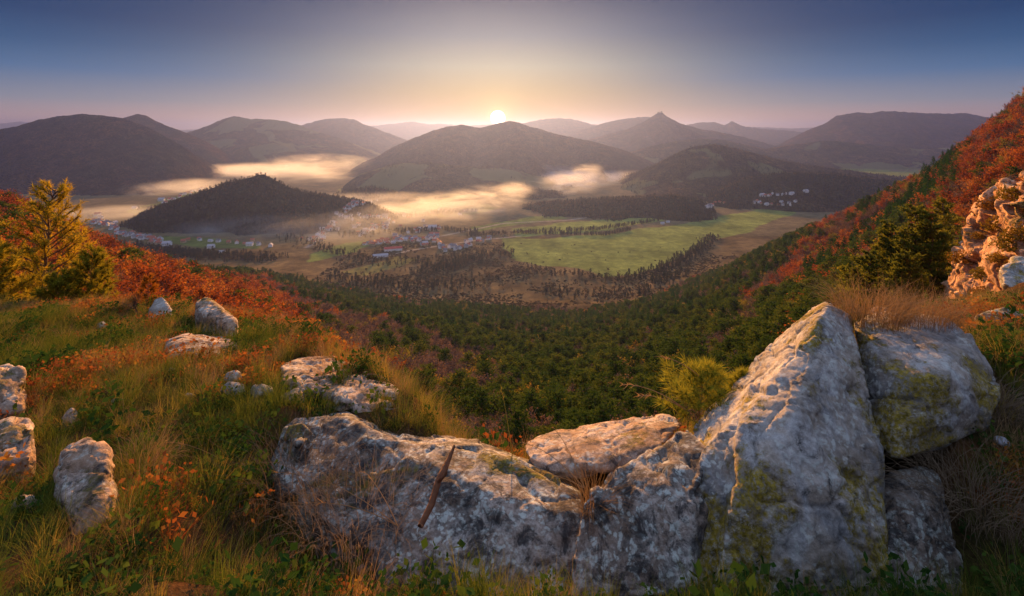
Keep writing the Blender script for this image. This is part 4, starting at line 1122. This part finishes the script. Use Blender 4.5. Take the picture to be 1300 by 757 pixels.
stems('long pale stems crossing the shaggy tufts', 'grass_stalk', P(505, 668, 2.15), [P(345, 600, 2.4), P(462, 598, 2.3), P(380, 640, 2.1)], .0022, M_d, 8, 5)
stems('blond stems arching out of the green grass', 'grass_stalk', P(330, 620, 2.6), [P(212, 560, 2.6), P(268, 618, 2.4), P(290, 575, 2.7)], .0022, M_d, 8, 6)
stems('thin upright stalk beyond the brink, next to the long wall', 'grass_stalk', P(652, 592, 2.75), [P(636, 492, 2.9)], .0028, M_y, 22, 7)
# branching dead twig on the brow
def twig(label, name, base, H_, seed, mat, spread=.5, n=9, rad=.006):
    r = np.random.default_rng(seed); parts = []
    def grow(p0, d, L, rd, depth):
        p1 = p0+d*L
        parts.append(tube([p0, p0+d*L*.5+r.normal(size=3)*L*.06, p1], [rd, rd*.8, rd*.6], 4))
        if depth:
            for _ in range(3):
                dd = d+r.normal(size=3)*spread; dd[2] = abs(dd[2]); dd /= np.linalg.norm(dd)
                grow(p0+d*L*r.uniform(.5, 1), dd, L*r.uniform(.5, .8), rd*.55, depth-1)
    for _ in range(2):
        d = np.array([r.normal()*.25, r.normal()*.25, 1]); d /= np.linalg.norm(d); grow(np.zeros(3), d, H_*.42, rad, 3)
    V, Fc = merge(parts); o = obj(name, mesh_np(name, V, Fc, mat)); o.location = base; tag(o, label, 'twig'); return o
M_twig = simple_mat('dead_wood', (.10, .05, .035), .9, .4, 8)
twig('branching dead twig above the pale slab, dark against the trees', 'dead_twig', P(352, 458, 4.6), .42, 3, M_twig)
twig('small bare twig at the brow near the upright stone', 'dead_twig', P(176, 400, 6.3), .4, 5, M_twig)
# broken stick on the rock wall
r5 = np.random.default_rng(5)
sp = [P(534, 668, 2.12), P(548, 640, 2.2), P(556, 612, 2.26), P(566, 592, 2.34), P(577, 566, 2.42)]
V1, F1 = tube(np.array(sp), [.012, .014, .015, .014, .006], 9); V1 = V1+fbm(V1[:, 0]*60, V1[:, 1]*60, V1[:, 2]*60, 2, 3)[:, None]*.006
V2, F2 = tube([P(556, 612, 2.26), P(565, 603, 2.2), P(570, 588, 2.24)], [.009, .008, .002], 6)
M_stick = simple_mat('rotting_wood', (.14, .055, .025), .9, .6, 25, .8)
Vs, Fs = merge([(V1, F1), (V2, F2)]); b0 = np.array(sp[0]); o = obj('broken_stick', mesh_np('broken_stick', Vs-b0, Fs, M_stick, True)); o.location = sp[0]; tag(o, 'dark broken stick leaning against the long low wall', 'stick')

# ------------------------------------------------------------------ young pines with real needles
M_need = leaf_mat('gold_green_needles', (.20, .19, .018), (.40, .31, .025), (.58, .34, .02), .5)
M_need2 = leaf_mat('fresh_green_needles', (.09, .14, .018), (.20, .25, .028), (.42, .36, .04), .4)
M_pine2 = leaf_mat('sunlit_pine_needles', (.07, .09, .014), (.14, .15, .022), (.28, .22, .03), .5)
M_orange = leaf_mat('orange_needles', (.28, .09, .015), (.36, .16, .02), (.34, .24, .03), .5)
def young_pine(seed, H_=2.4, nb=44, spread=.36, needle=.055, tufts=9, per=26, low=.06, wid=.0035, updir=.45):
    r = np.random.default_rng(seed)
    zz = np.linspace(0, 1, 8); tp = np.stack([r.normal(size=8)*.02*H_*zz+.06*H_*zz**2, r.normal(size=8)*.02*H_*zz, zz*H_-.05], 1)
    wood = [tube(tp, np.linspace(.017*H_, .003*H_, 8), 7)]; cen, dirs = [], []
    for i in range(nb):
        f = low+(1-low)*(i+.5*r.random())/nb
        b0 = np.array([np.interp(f, zz, tp[:, k]) for k in range(3)])
        L = H_*spread*(1-f)**.8*(.6+.6*r.random())+.06*H_
        az = i*2.399+r.normal()*.3; d0 = np.array([math.cos(az), math.sin(az), updir+.5*f+r.normal()*.1]); d0 /= np.linalg.norm(d0)
        b1 = b0+d0*L+np.array([0, 0, .06*L])
        wood.append(tube([b0, (b0+b1)/2-np.array([0, 0, .03*L]), b1], [.006*H_, .004*H_, .0015*H_], 5))
        nt_ = max(3, int(tufts*L/(H_*spread)+2))
        for j in range(nt_):
            s = .3+.7*(j+r.random())/nt_
            c = b0*(1-s)+b1*s; dd = d0+r.normal(size=3)*.55+np.array([0, 0, .35]); dd /= np.linalg.norm(dd)
            tl = H_*.05*(.6+r.random()); e = c+dd*tl
            wood.append(tube([c, e], [.0018*H_, .001*H_], 3))
            q = r.random((per, 1)); cen.append(c+(e-c)*q)
            nd = dd*.75+r.normal(size=(per, 3))*.55; nd /= np.linalg.norm(nd, axis=1)[:, None]; dirs.append(nd)
    cen = np.concatenate(cen); dirs = np.concatenate(dirs)
    fo = blades(cen, dirs, needle*(.6+.7*r.random(len(cen))), np.full(len(cen), wid), r)
    return merge(wood), merge([fo])
def plant_pine(name, label, cat, base, mat, **kw):
    w, c = young_pine(**kw); root = empty(name, base); tag(root, label, cat)
    obj('trunk', mesh_np('trunk', w[0], w[1], BARK_P, True), root); obj('crown', mesh_np('crown', c[0], c[1], mat), root); return root
plant_pine('young_pine', 'tallest golden green young pine against the blue mountain', 'pine tree', P(56, 415, 9.0), M_need, seed=1, H_=2.45, nb=60, spread=.40, tufts=10, per=30, needle=.10, wid=.011, low=.06)
plant_pine('young_pine', 'smaller golden young pine next to the tallest one', 'pine tree', P(112, 415, 8.4), M_need, seed=2, H_=1.25, nb=44, spread=.42, needle=.09, wid=.010, per=34, tufts=11, low=.05)
plant_pine('young_pine', 'yellow green young pine cut by the photo edge', 'pine tree', P(-8, 425, 7.8), M_need, seed=3, H_=1.35, nb=44, spread=.42, needle=.09, wid=.010, per=34, tufts=11, low=.05)
plant_pine('young_pine', 'low spreading young pine between the two golden ones', 'pine tree', P(72, 425, 8.0), M_need, seed=4, H_=.95, nb=44, spread=.6, needle=.09, wid=.010, per=34, tufts=11, low=.0)
plant_pine('sapling', 'small orange sapling beside the upright stone', 'sapling', P(186, 405, 6.9), M_orange, seed=5, H_=.62, nb=22, spread=.34, needle=.05, wid=.006)
plant_pine('dwarf_pine', 'bushy bright green dwarf pine on the brink by the pointed boulder', 'pine bush', P(888, 535, 2.85), M_need2, seed=6, H_=.33, nb=40, spread=.90, needle=.06, per=22, tufts=9, low=.0, wid=.0034, updir=.55)
plant_pine('dwarf_pine', 'low yellowish sprig touching the pointed boulder', 'pine bush', P(940, 500, 2.9), M_need2, seed=7, H_=.17, nb=18, spread=.6, needle=.04, low=.0, wid=.0026)
# pines in front of the outcrop
for i, (px_, top_, Yd, wdt, lab) in enumerate([
    (1120, 296, 52, .20, 'dark pine nearest the pointed boulder tip'), (1100, 318, 46, .22, 'shorter dark pine beside the pointed boulder tip'), (1142, 282, 50, .20, 'slender trunked pine in the middle of the dark clump'), (1160, 262, 48, .22, 'tall full pine in the dark clump before the outcrop'),
    (1182, 268, 47, .20, 'tall pine whose bare trunk shows beside the outcrop'), (1196, 250, 56, .2, 'highest dark pine touching the outcrop edge'), (1078, 336, 50, .22, 'rounded dark pine at the low end of the clump'), (1150, 318, 42, .22, 'lower pine filling the front of the dark clump')]):
    base_z = float(ground_z((px_-HX)/F*Yd, Yd)); top_z = (HY-top_)/F*Yd; H_ = top_z-base_z
    w, c = pine(950+i, H_, 52, 70, .26, wdt*.60, .36, 6)
    root = empty('pine_tree', ((px_-HX)/F*Yd, Yd, base_z)); tag(root, lab, 'pine tree')
    obj('trunk', mesh_np('trunk', w[0], w[1], BARK_P, True), root); obj('crown', mesh_np('crown', c[0], c[1], M_pine2), root)
# bushes and grass on the outcrop
OT = tree_of([OUT])
r = np.random.default_rng(8)
M_ob = leaf_mat('outcrop_shrub_leaves', (.16, .07, .015), (.22, .13, .02), (.13, .15, .025), .4)
obs = [mesh_np('rock_bush', *bush(980+i, .8, 700, .12, .9), M_ob) for i in range(4)]
k = 0; pos = []
labs = ['russet bush clinging to the outcrop %s']
places = [(1245, 300), (1262, 262), (1290, 250), (1298, 300), (1276, 330), (1250, 350), (1238, 385), (1262, 392), (1284, 388), (1300, 345), (1225, 330), (1270, 290), (1215, 395), (1292, 225), (1248, 372), (1283, 312)]
for px_, py_ in places:
    h = OT.ray_cast(Vector((0, 0, 0)), P(px_, py_, 1).normalized(), 100)
    if h[0] is None: continue
    o = obj('rock_bush', obs[k % 4]); o.location = h[0]-Vector((0, 0, .2)); o.rotation_euler = (0, 0, k); s_ = random.uniform(.7, 1.5); o.scale = (s_,)*3
    tag(o, 'small russet and olive bush clinging to the orange outcrop', 'bush', 'bushes on the orange outcrop'); k += 1
# orange shrubs and undergrowth just below the brink
lib_collection('lib_under', [mesh_np('u', *bush(990+i, 1.0, 260, .16, .9), [M_scrub, M_beech, M_ob, M_gold][i]) for i in range(4)])
x = r.uniform(-60, 75, 26000); y = r.uniform(9, 95, 26000); p = x/y*F+HX; z = ground_z(x, y); q = HY-z/y*F
ok = (p > -60) & (p < 1390) & ~((p > 1180) & (y < 60))
x, y, z = x[ok], y[ok], z[ok]; n = len(x)
vi = np.where(r.random(n) < .45, 0, np.where(r.random(n) < .6, 2, np.where(r.random(n) < .7, 1, 3)))
s_ = (.5+.9*r.random(n))*np.interp(y, [9, 40, 95], [.5, .8, 1.3])
o = scatter('undergrowth', np.stack([x, y, z-.2], 1), r.uniform(0, 6.28, n), s_, vi, LIB['lib_under']); tag(o, kind='stuff')
# ------------------------------------------------------------------ houses, hall, ruin
M_wallw = simple_mat('white_render', (.76, .74, .72), .9, .06, 2)
M_wallo = simple_mat('ochre_render', (.50, .36, .22), .9, .06, 2)
M_roofr = simple_mat('red_roof_tiles', (.34, .10, .06), .8, .2, 3)
M_roofg = simple_mat('grey_roof', (.17, .16, .17), .8, .2, 3)
M_roofp = simple_mat('pale_metal_roof', (.36, .35, .37), .95, .1, 3)
M_pane = simple_mat('dark_window_glass', (.03, .035, .045), .2, .1, 3)
def box_vf(x0, x1, y0, y1, z0, z1):
    V = np.array([(x, y, z) for z in (z0, z1) for y in (y0, y1) for x in (x0, x1)], float)
    return V, np.array([(0, 2, 3, 1), (4, 5, 7, 6), (0, 1, 5, 4), (2, 6, 7, 3), (0, 4, 6, 2), (1, 3, 7, 5)])
def house_meshes(w, d, h, rise, mw, mr):
    V = [(-w/2, -d/2, -1.5), (w/2, -d/2, -1.5), (w/2, d/2, -1.5), (-w/2, d/2, -1.5), (-w/2, -d/2, h), (w/2, -d/2, h), (w/2, d/2, h), (-w/2, d/2, h), (-w/2, 0, h+rise*.97), (w/2, 0, h+rise*.97)]
    wall = mesh_np('wall', V, [np.array([(0, 1, 5, 4), (2, 3, 7, 6), (0, 4, 7, 3), (1, 2, 6, 5)]), np.array([(4, 8, 7), (5, 6, 9)])], mw)
    e = .6; t_ = .35; R = []
    s = rise/(d/2)
    for sg in (-1, 1):
        R += [(-w/2-e, sg*(d/2+e), h-s*e), (w/2+e, sg*(d/2+e), h-s*e), (w/2+e, 0, h+rise+.05), (-w/2-e, 0, h+rise+.05)]
    R = np.array(R, float); R2 = R+np.array([0, 0, t_])
    A = np.concatenate([R, R2]); Fq = []
    for b_ in (0, 4): Fq += [(b_, b_+1, b_+2, b_+3), (b_+8, b_+9, b_+10, b_+11), (b_, b_+1, b_+9, b_+8), (b_, b_+3, b_+11, b_+8), (b_+1, b_+2, b_+10, b_+9)]
    roof = mesh_np('roof', A, np.array(Fq), mr)
    ch = mesh_np('chimney', *box_vf(w*.2, w*.2+.9, .5, 1.4, h+rise*.4, h+rise+1.1), M_roofr)
    win = []
    for i in range(3): win.append(box_vf(-w*.36+i*w*.27, -w*.36+i*w*.27+1.2, -d/2-.06, -d/2+.1, h*.35, h*.35+1.4))
    wn = mesh_np('window', *merge(win), M_pane)
    return wall, roof, ch, wn
HP = []
for i, (w, d, h, rs, mw, mr) in enumerate([(11, 9, 5, 3.8, M_wallw, M_roofr), (12, 9, 6, 4, M_wallw, M_roofg), (10, 8, 4.5, 3.6, M_wallo, M_roofr), (14, 10, 5, 3.5, M_wallw, M_roofp), (9, 8, 5.5, 3.8, M_wallw, M_roofg)]):
    HP.append(house_meshes(w, d, h, rs, mw, mr))
KINDN = ['white house with red roof', 'white house with grey roof', 'ochre house with red roof', 'long white house with pale roof', 'small white house with grey roof']
protoH = {}
_vs, _fs = [], []
for _l, (_V, _F) in HILLS.items():
    if _V[:, 1].min() < 3200:
        b0 = len(_vs); _vs.extend(map(tuple, _V.tolist())); _fs.extend(map(tuple, (_F+b0).tolist()))
HB = BVHTree.FromPolygons(_vs, _fs)
def lie(px_, py_):
    """where the line of sight meets the valley floor or a hillside"""
    Yd = float(floor_Y(py_)); h = HB.ray_cast(Vector((0, 0, 0)), P(px_, py_, 1).normalized(), 9000)
    if h[0] is not None and h[0].y < Yd: return float(h[0].x), float(h[0].y), float(h[0].z)
    x_ = (px_-HX)/F*Yd
    return x_, Yd, float(ground_z(x_, Yd))
hr = random.Random(4)
def place_house(v, px_, py_, label, group, s=1.0, rz=None):
    X_, Yd, zz = lie(px_, py_)
    if v not in protoH:
        root = empty('house'); tag(root, 'x', 'house')
        w_ = obj('wall', HP[v][0], root); rf = obj('roof', HP[v][1], root); obj('chimney', HP[v][2], rf); obj('window', HP[v][3], w_)
        protoH[v] = root; o = root
    else: o = copy_tree(protoH[v])
    best = zz
    o.location = (X_, Yd, best); o.rotation_euler = (0, 0, hr.uniform(-.6, .6)+(math.pi/2 if hr.random() < .35 else 0) if rz is None else rz); o.scale = (s, s, s)
    o['label'] = label; o['group'] = group; return o
VILL = [
 ('in the misty central village', 'houses of the misty central village', [((438, 268), (448, 258), 12, 5), ((446, 262), (476, 254), 12, 3), ((428, 274), (450, 280), 8, 4), ((455, 276), (492, 278), 12, 3), ((395, 306), (425, 286), 26, 5), ((455, 300), (478, 288), 18, 3), ((470, 294), (500, 282), 10, 4), ((462, 311), (528, 305), 34, 4), ((528, 292), (560, 290), 12, 4), ((540, 303), (556, 298), 12, 5), ((560, 318), (620, 306), 22, 5), ((500, 300), (560, 312), 16, 6), ((380, 300), (600, 268), 22, 12)]),
 ('in the blue shaded village beneath the long mountain', 'houses of the blue shaded village', [((118, 284), (150, 288), 22, 5), ((126, 274), (148, 296), 14, 4), ((150, 296), (205, 306), 26, 4), ((170, 300), (212, 312), 10, 3)]),
 ('along the side valley road in thin mist', 'houses along the side valley road', [((228, 250), (262, 238), 14, 2), ((205, 262), (228, 252), 6, 2), ((232, 304), (345, 313), 11, 3)]),
 ('in the hamlet above the green meadow', 'houses of the hamlet above the meadow', [((953, 258), (1010, 260), 12, 4), ((966, 249), (1000, 247), 7, 2), ((896, 264), (920, 257), 7, 2)]),
]
for where, grp, segs_ in VILL:
    for (x0, y0), (x1, y1), n_, w_ in segs_:
        for i in range(n_):
            tt = (i+hr.random())/n_
            v = hr.choice([0, 0, 1, 1, 3, 4, 2, 2])
            place_house(v, x0+(x1-x0)*tt+hr.gauss(0, w_*.5), max(236, y0+(y1-y0)*tt+hr.gauss(0, w_*.45)), KINDN[v]+' '+where, grp+', '+KINDN[v], hr.uniform(.9, 1.3))
for px_, py_, v, s, lab in [(212, 312, 3, 1.6, 'largest white building at the end of the blue shaded village'), (124, 275, 0, 1.7, 'red roofed big house topping the blue shaded village'), (268, 315, 3, 1.3, 'lone bright white house at the foot of the dark cone hill'), (233, 308, 2, 1.3, 'lone orange house left of the dark cone hill foot'), (282, 322, 3, 1.1, 'lone pale shed among dark trees below the cone hill'), (317, 312, 3, 1.3, 'bright white house where the mist begins east of the cone hill'), (205, 256, 3, 1.8, 'lone white barn on the strip of field in the side valley'),
                            (171, 266, 3, 1.3, 'lone white house at the near end of the side valley field'), (841, 285, 3, .9, 'pale shed alone on the green meadow edge'), (848, 283, 3, .8, 'second smaller pale shed by the meadow hedge'), (901, 263, 1, 1.4, 'white gabled house with grey roof at the hedge end'), (908, 259, 2, 1.4, 'ochre house between the gabled house and the wood'), (968, 249, 3, 1.5, 'brightest white house by the dark conifer rise'), (1005, 247, 3, 1.4, 'white house near the steep autumn slope edge'), (1023, 244, 3, 1.4, 'last white house before the steep autumn slope'), (489, 277, 1, 1.7, 'tall white block at the top end of the misty village'), (549, 292, 3, 2.0, 'white church like building glowing in the mist')]:
    o = place_house(v, px_, py_, lab, None, s, 0.2); 
    if 'group' in o: del o['group']
# the long red roofed hall
def hall(px_, py_, L, label, mr, rz, d=16, h=7):
    Yd = float(floor_Y(py_)); X_ = (px_-HX)/F*Yd
    a = house_meshes(L, d, h, 4, M_wallw, mr)
    root = empty('hall', (X_, Yd, float(ground_z(X_, Yd))), rz); tag(root, label, 'hall')
    obj('wall', a[0], root); obj('roof', a[1], root); obj('window', a[3], root)
hall(499, 318, 50, 'long hall with a bright red roof at the village edge', simple_mat('bright_red_roof', (.42, .06, .04), .6, .1, 3), .35, 18)
hall(483, 326, 40, 'low grey roofed shed next to the red roofed hall', M_roofp, .35, 12, 5)
hall(522, 305, 44, 'pale long workshop in the middle of the misty village', M_roofp, .1, 14, 5)
# castle ruin on the pointed peak
YR = 6600+HILLS['pointed peak carrying castle ruins'][0][:, 1].mean()*0
Vp = HILLS['pointed peak carrying castle ruins'][0]; top = Vp[np.argmax(Vp[:, 2])]
M_ruin = simple_mat('ruin_stone', (.30, .27, .23), .9, .2, .2)
root = empty('castle_ruin', (float(top[0]), float(top[1]), float(top[2])-6)); tag(root, 'broken castle ruin on the tip of the pointed peak', 'castle ruin')
def ruinwall(nm, x0, x1, y0, y1, h, seed):
    r_ = np.random.default_rng(seed); n_ = 12; parts = []
    for i in range(n_):
        hh = h*(.6+.4*r_.random()); parts.append(box_vf(x0+(x1-x0)*i/n_, x0+(x1-x0)*(i+1)/n_-.02, y0, y1, -8, hh))
    obj(nm, mesh_np(nm, *merge(parts), M_ruin), root)
ruinwall('wall', -45, 30, -14, -10, 16, 1); ruinwall('wall', -40, 38, 10, 14, 20, 2); ruinwall('tower', 8, 24, -8, 8, 36, 3); ruinwall('tower', -30, -20, -6, 6, 26, 4)
# ------------------------------------------------------------------ mist banks lying in the valley
def mist_mat(name, dens, sc_=.006, thr=.46, aniso=.35, soft=.16):
    m, t, out = new_mat(name)
    tc = t.new('ShaderNodeTexCoord'); geo = t.new('ShaderNodeNewGeometry')
    ln = t.new('ShaderNodeVectorMath', operation='LENGTH', ins={0: tc.outputs['Object']})
    fall = t.math('SUBTRACT', 1.0, t.math('POWER', ln.outputs['Value'], 2.0), clamp=True)
    mp = t.new('ShaderNodeMapping', ins={'Vector': geo.outputs['Position'], 'Scale': (.7, 1, 3.2)})
    n = t.noise(mp.outputs[0], sc_, 4, .6, 1.2)
    n2 = t.noise(mp.outputs[0], sc_*.35, 2, .5)
    f = t.math('ADD', t.math('MULTIPLY', n, .6), t.math('MULTIPLY', n2, .4))
    kk_ = t.new('ShaderNodeMapRange', interpolation_type='SMOOTHSTEP', ins={0: f, 1: thr, 2: thr+soft, 3: 0.0, 4: dens})
    k = t.new('ShaderNodeMath', operation='MULTIPLY', ins={0: kk_.outputs[0], 1: t.math('POWER', fall, 1.5)})
    pv = t.new('ShaderNodeVolumePrincipled', ins={'Color': (.86, .93, .99, 1), 'Density': k.outputs[0], 'Anisotropy': aniso})
    t.l.new(pv.outputs[0], out.inputs['Volume'])
    m.cycles.volume_step_rate = 1.0
    return m
MM1 = mist_mat('mist_dense', .0042, .006, .42, soft=.30)
MM2 = mist_mat('mist_thin', .008, .005, .38, soft=.30)
MM3 = mist_mat('mist_wisp', .012, .009, .40, soft=.32)
def bank(px_, py_, Yd, rx, ry, rz, mat, rot=0.0, tilt=0.0):
    bm = bmesh.new(); bmesh.ops.create_icosphere(bm, subdivisions=3, radius=1)
    me = bpy.data.meshes.new('mist'); bm.to_mesh(me); bm.free(); me.materials.append(mat)
    o = obj('mist', me); o.location = P(px_, py_, Yd); o.location.z = max(o.location.z, FLOOR+rz*.3); o.scale = (rx, ry, rz); o.rotation_euler = (0, tilt, rot); o['kind'] = 'stuff'; return o
bank(650, 246, 2450, 110, 110, 60, MM3, 0, -.3)
bank(560, 284, 2080, 330, 220, 34, MM2, .1)
bank(716, 246, 3000, 240, 460, 80, MM3, -.1)
bank(735, 228, 3300, 300, 400, 60, MM2, -.1)
bank(790, 226, 3500, 560, 300, 50, MM2)
bank(405, 208, 4300, 520, 800, 90, MM1, .35)
bank(380, 226, 3500, 420, 520, 70, MM1, .3)
bank(320, 222, 3900, 620, 520, 70, MM2, .3)
bank(235, 246, 2900, 330, 420, 50, MM2, .9)
bank(455, 288, 1900, 560, 330, 50, MM2, .15)
bank(470, 264, 2300, 420, 260, 50, MM2, .15)
bank(345, 296, 1740, 360, 170, 46, MM2, .1)
bank(420, 310, 1600, 330, 140, 24, MM2, .1)
bank(690, 222, 3900, 460, 420, 70, MM2, .1)
bank(150, 282, 2050, 300, 200, 30, MM2, .1)
for i, (px_, py_, s_) in enumerate([(535, 292, 1.2), (562, 284, 1.4), (590, 275, 1.6), (615, 264, 1.7), (640, 254, 1.3), (655, 240, .9)]):
    bank(px_, py_, 2300-40*(i % 2), 120*s_, 130*s_, 34*s_, MM3, .3*i, -.35)
for i, (px_, py_, s_) in enumerate([(700, 262, 1.0), (712, 246, 1.3), (728, 232, 1.3), (742, 218, 1.0)]):
    bank(px_, py_, 2950+90*i, 110*s_, 160*s_, 44*s_, MM3, .2*i, -.45)
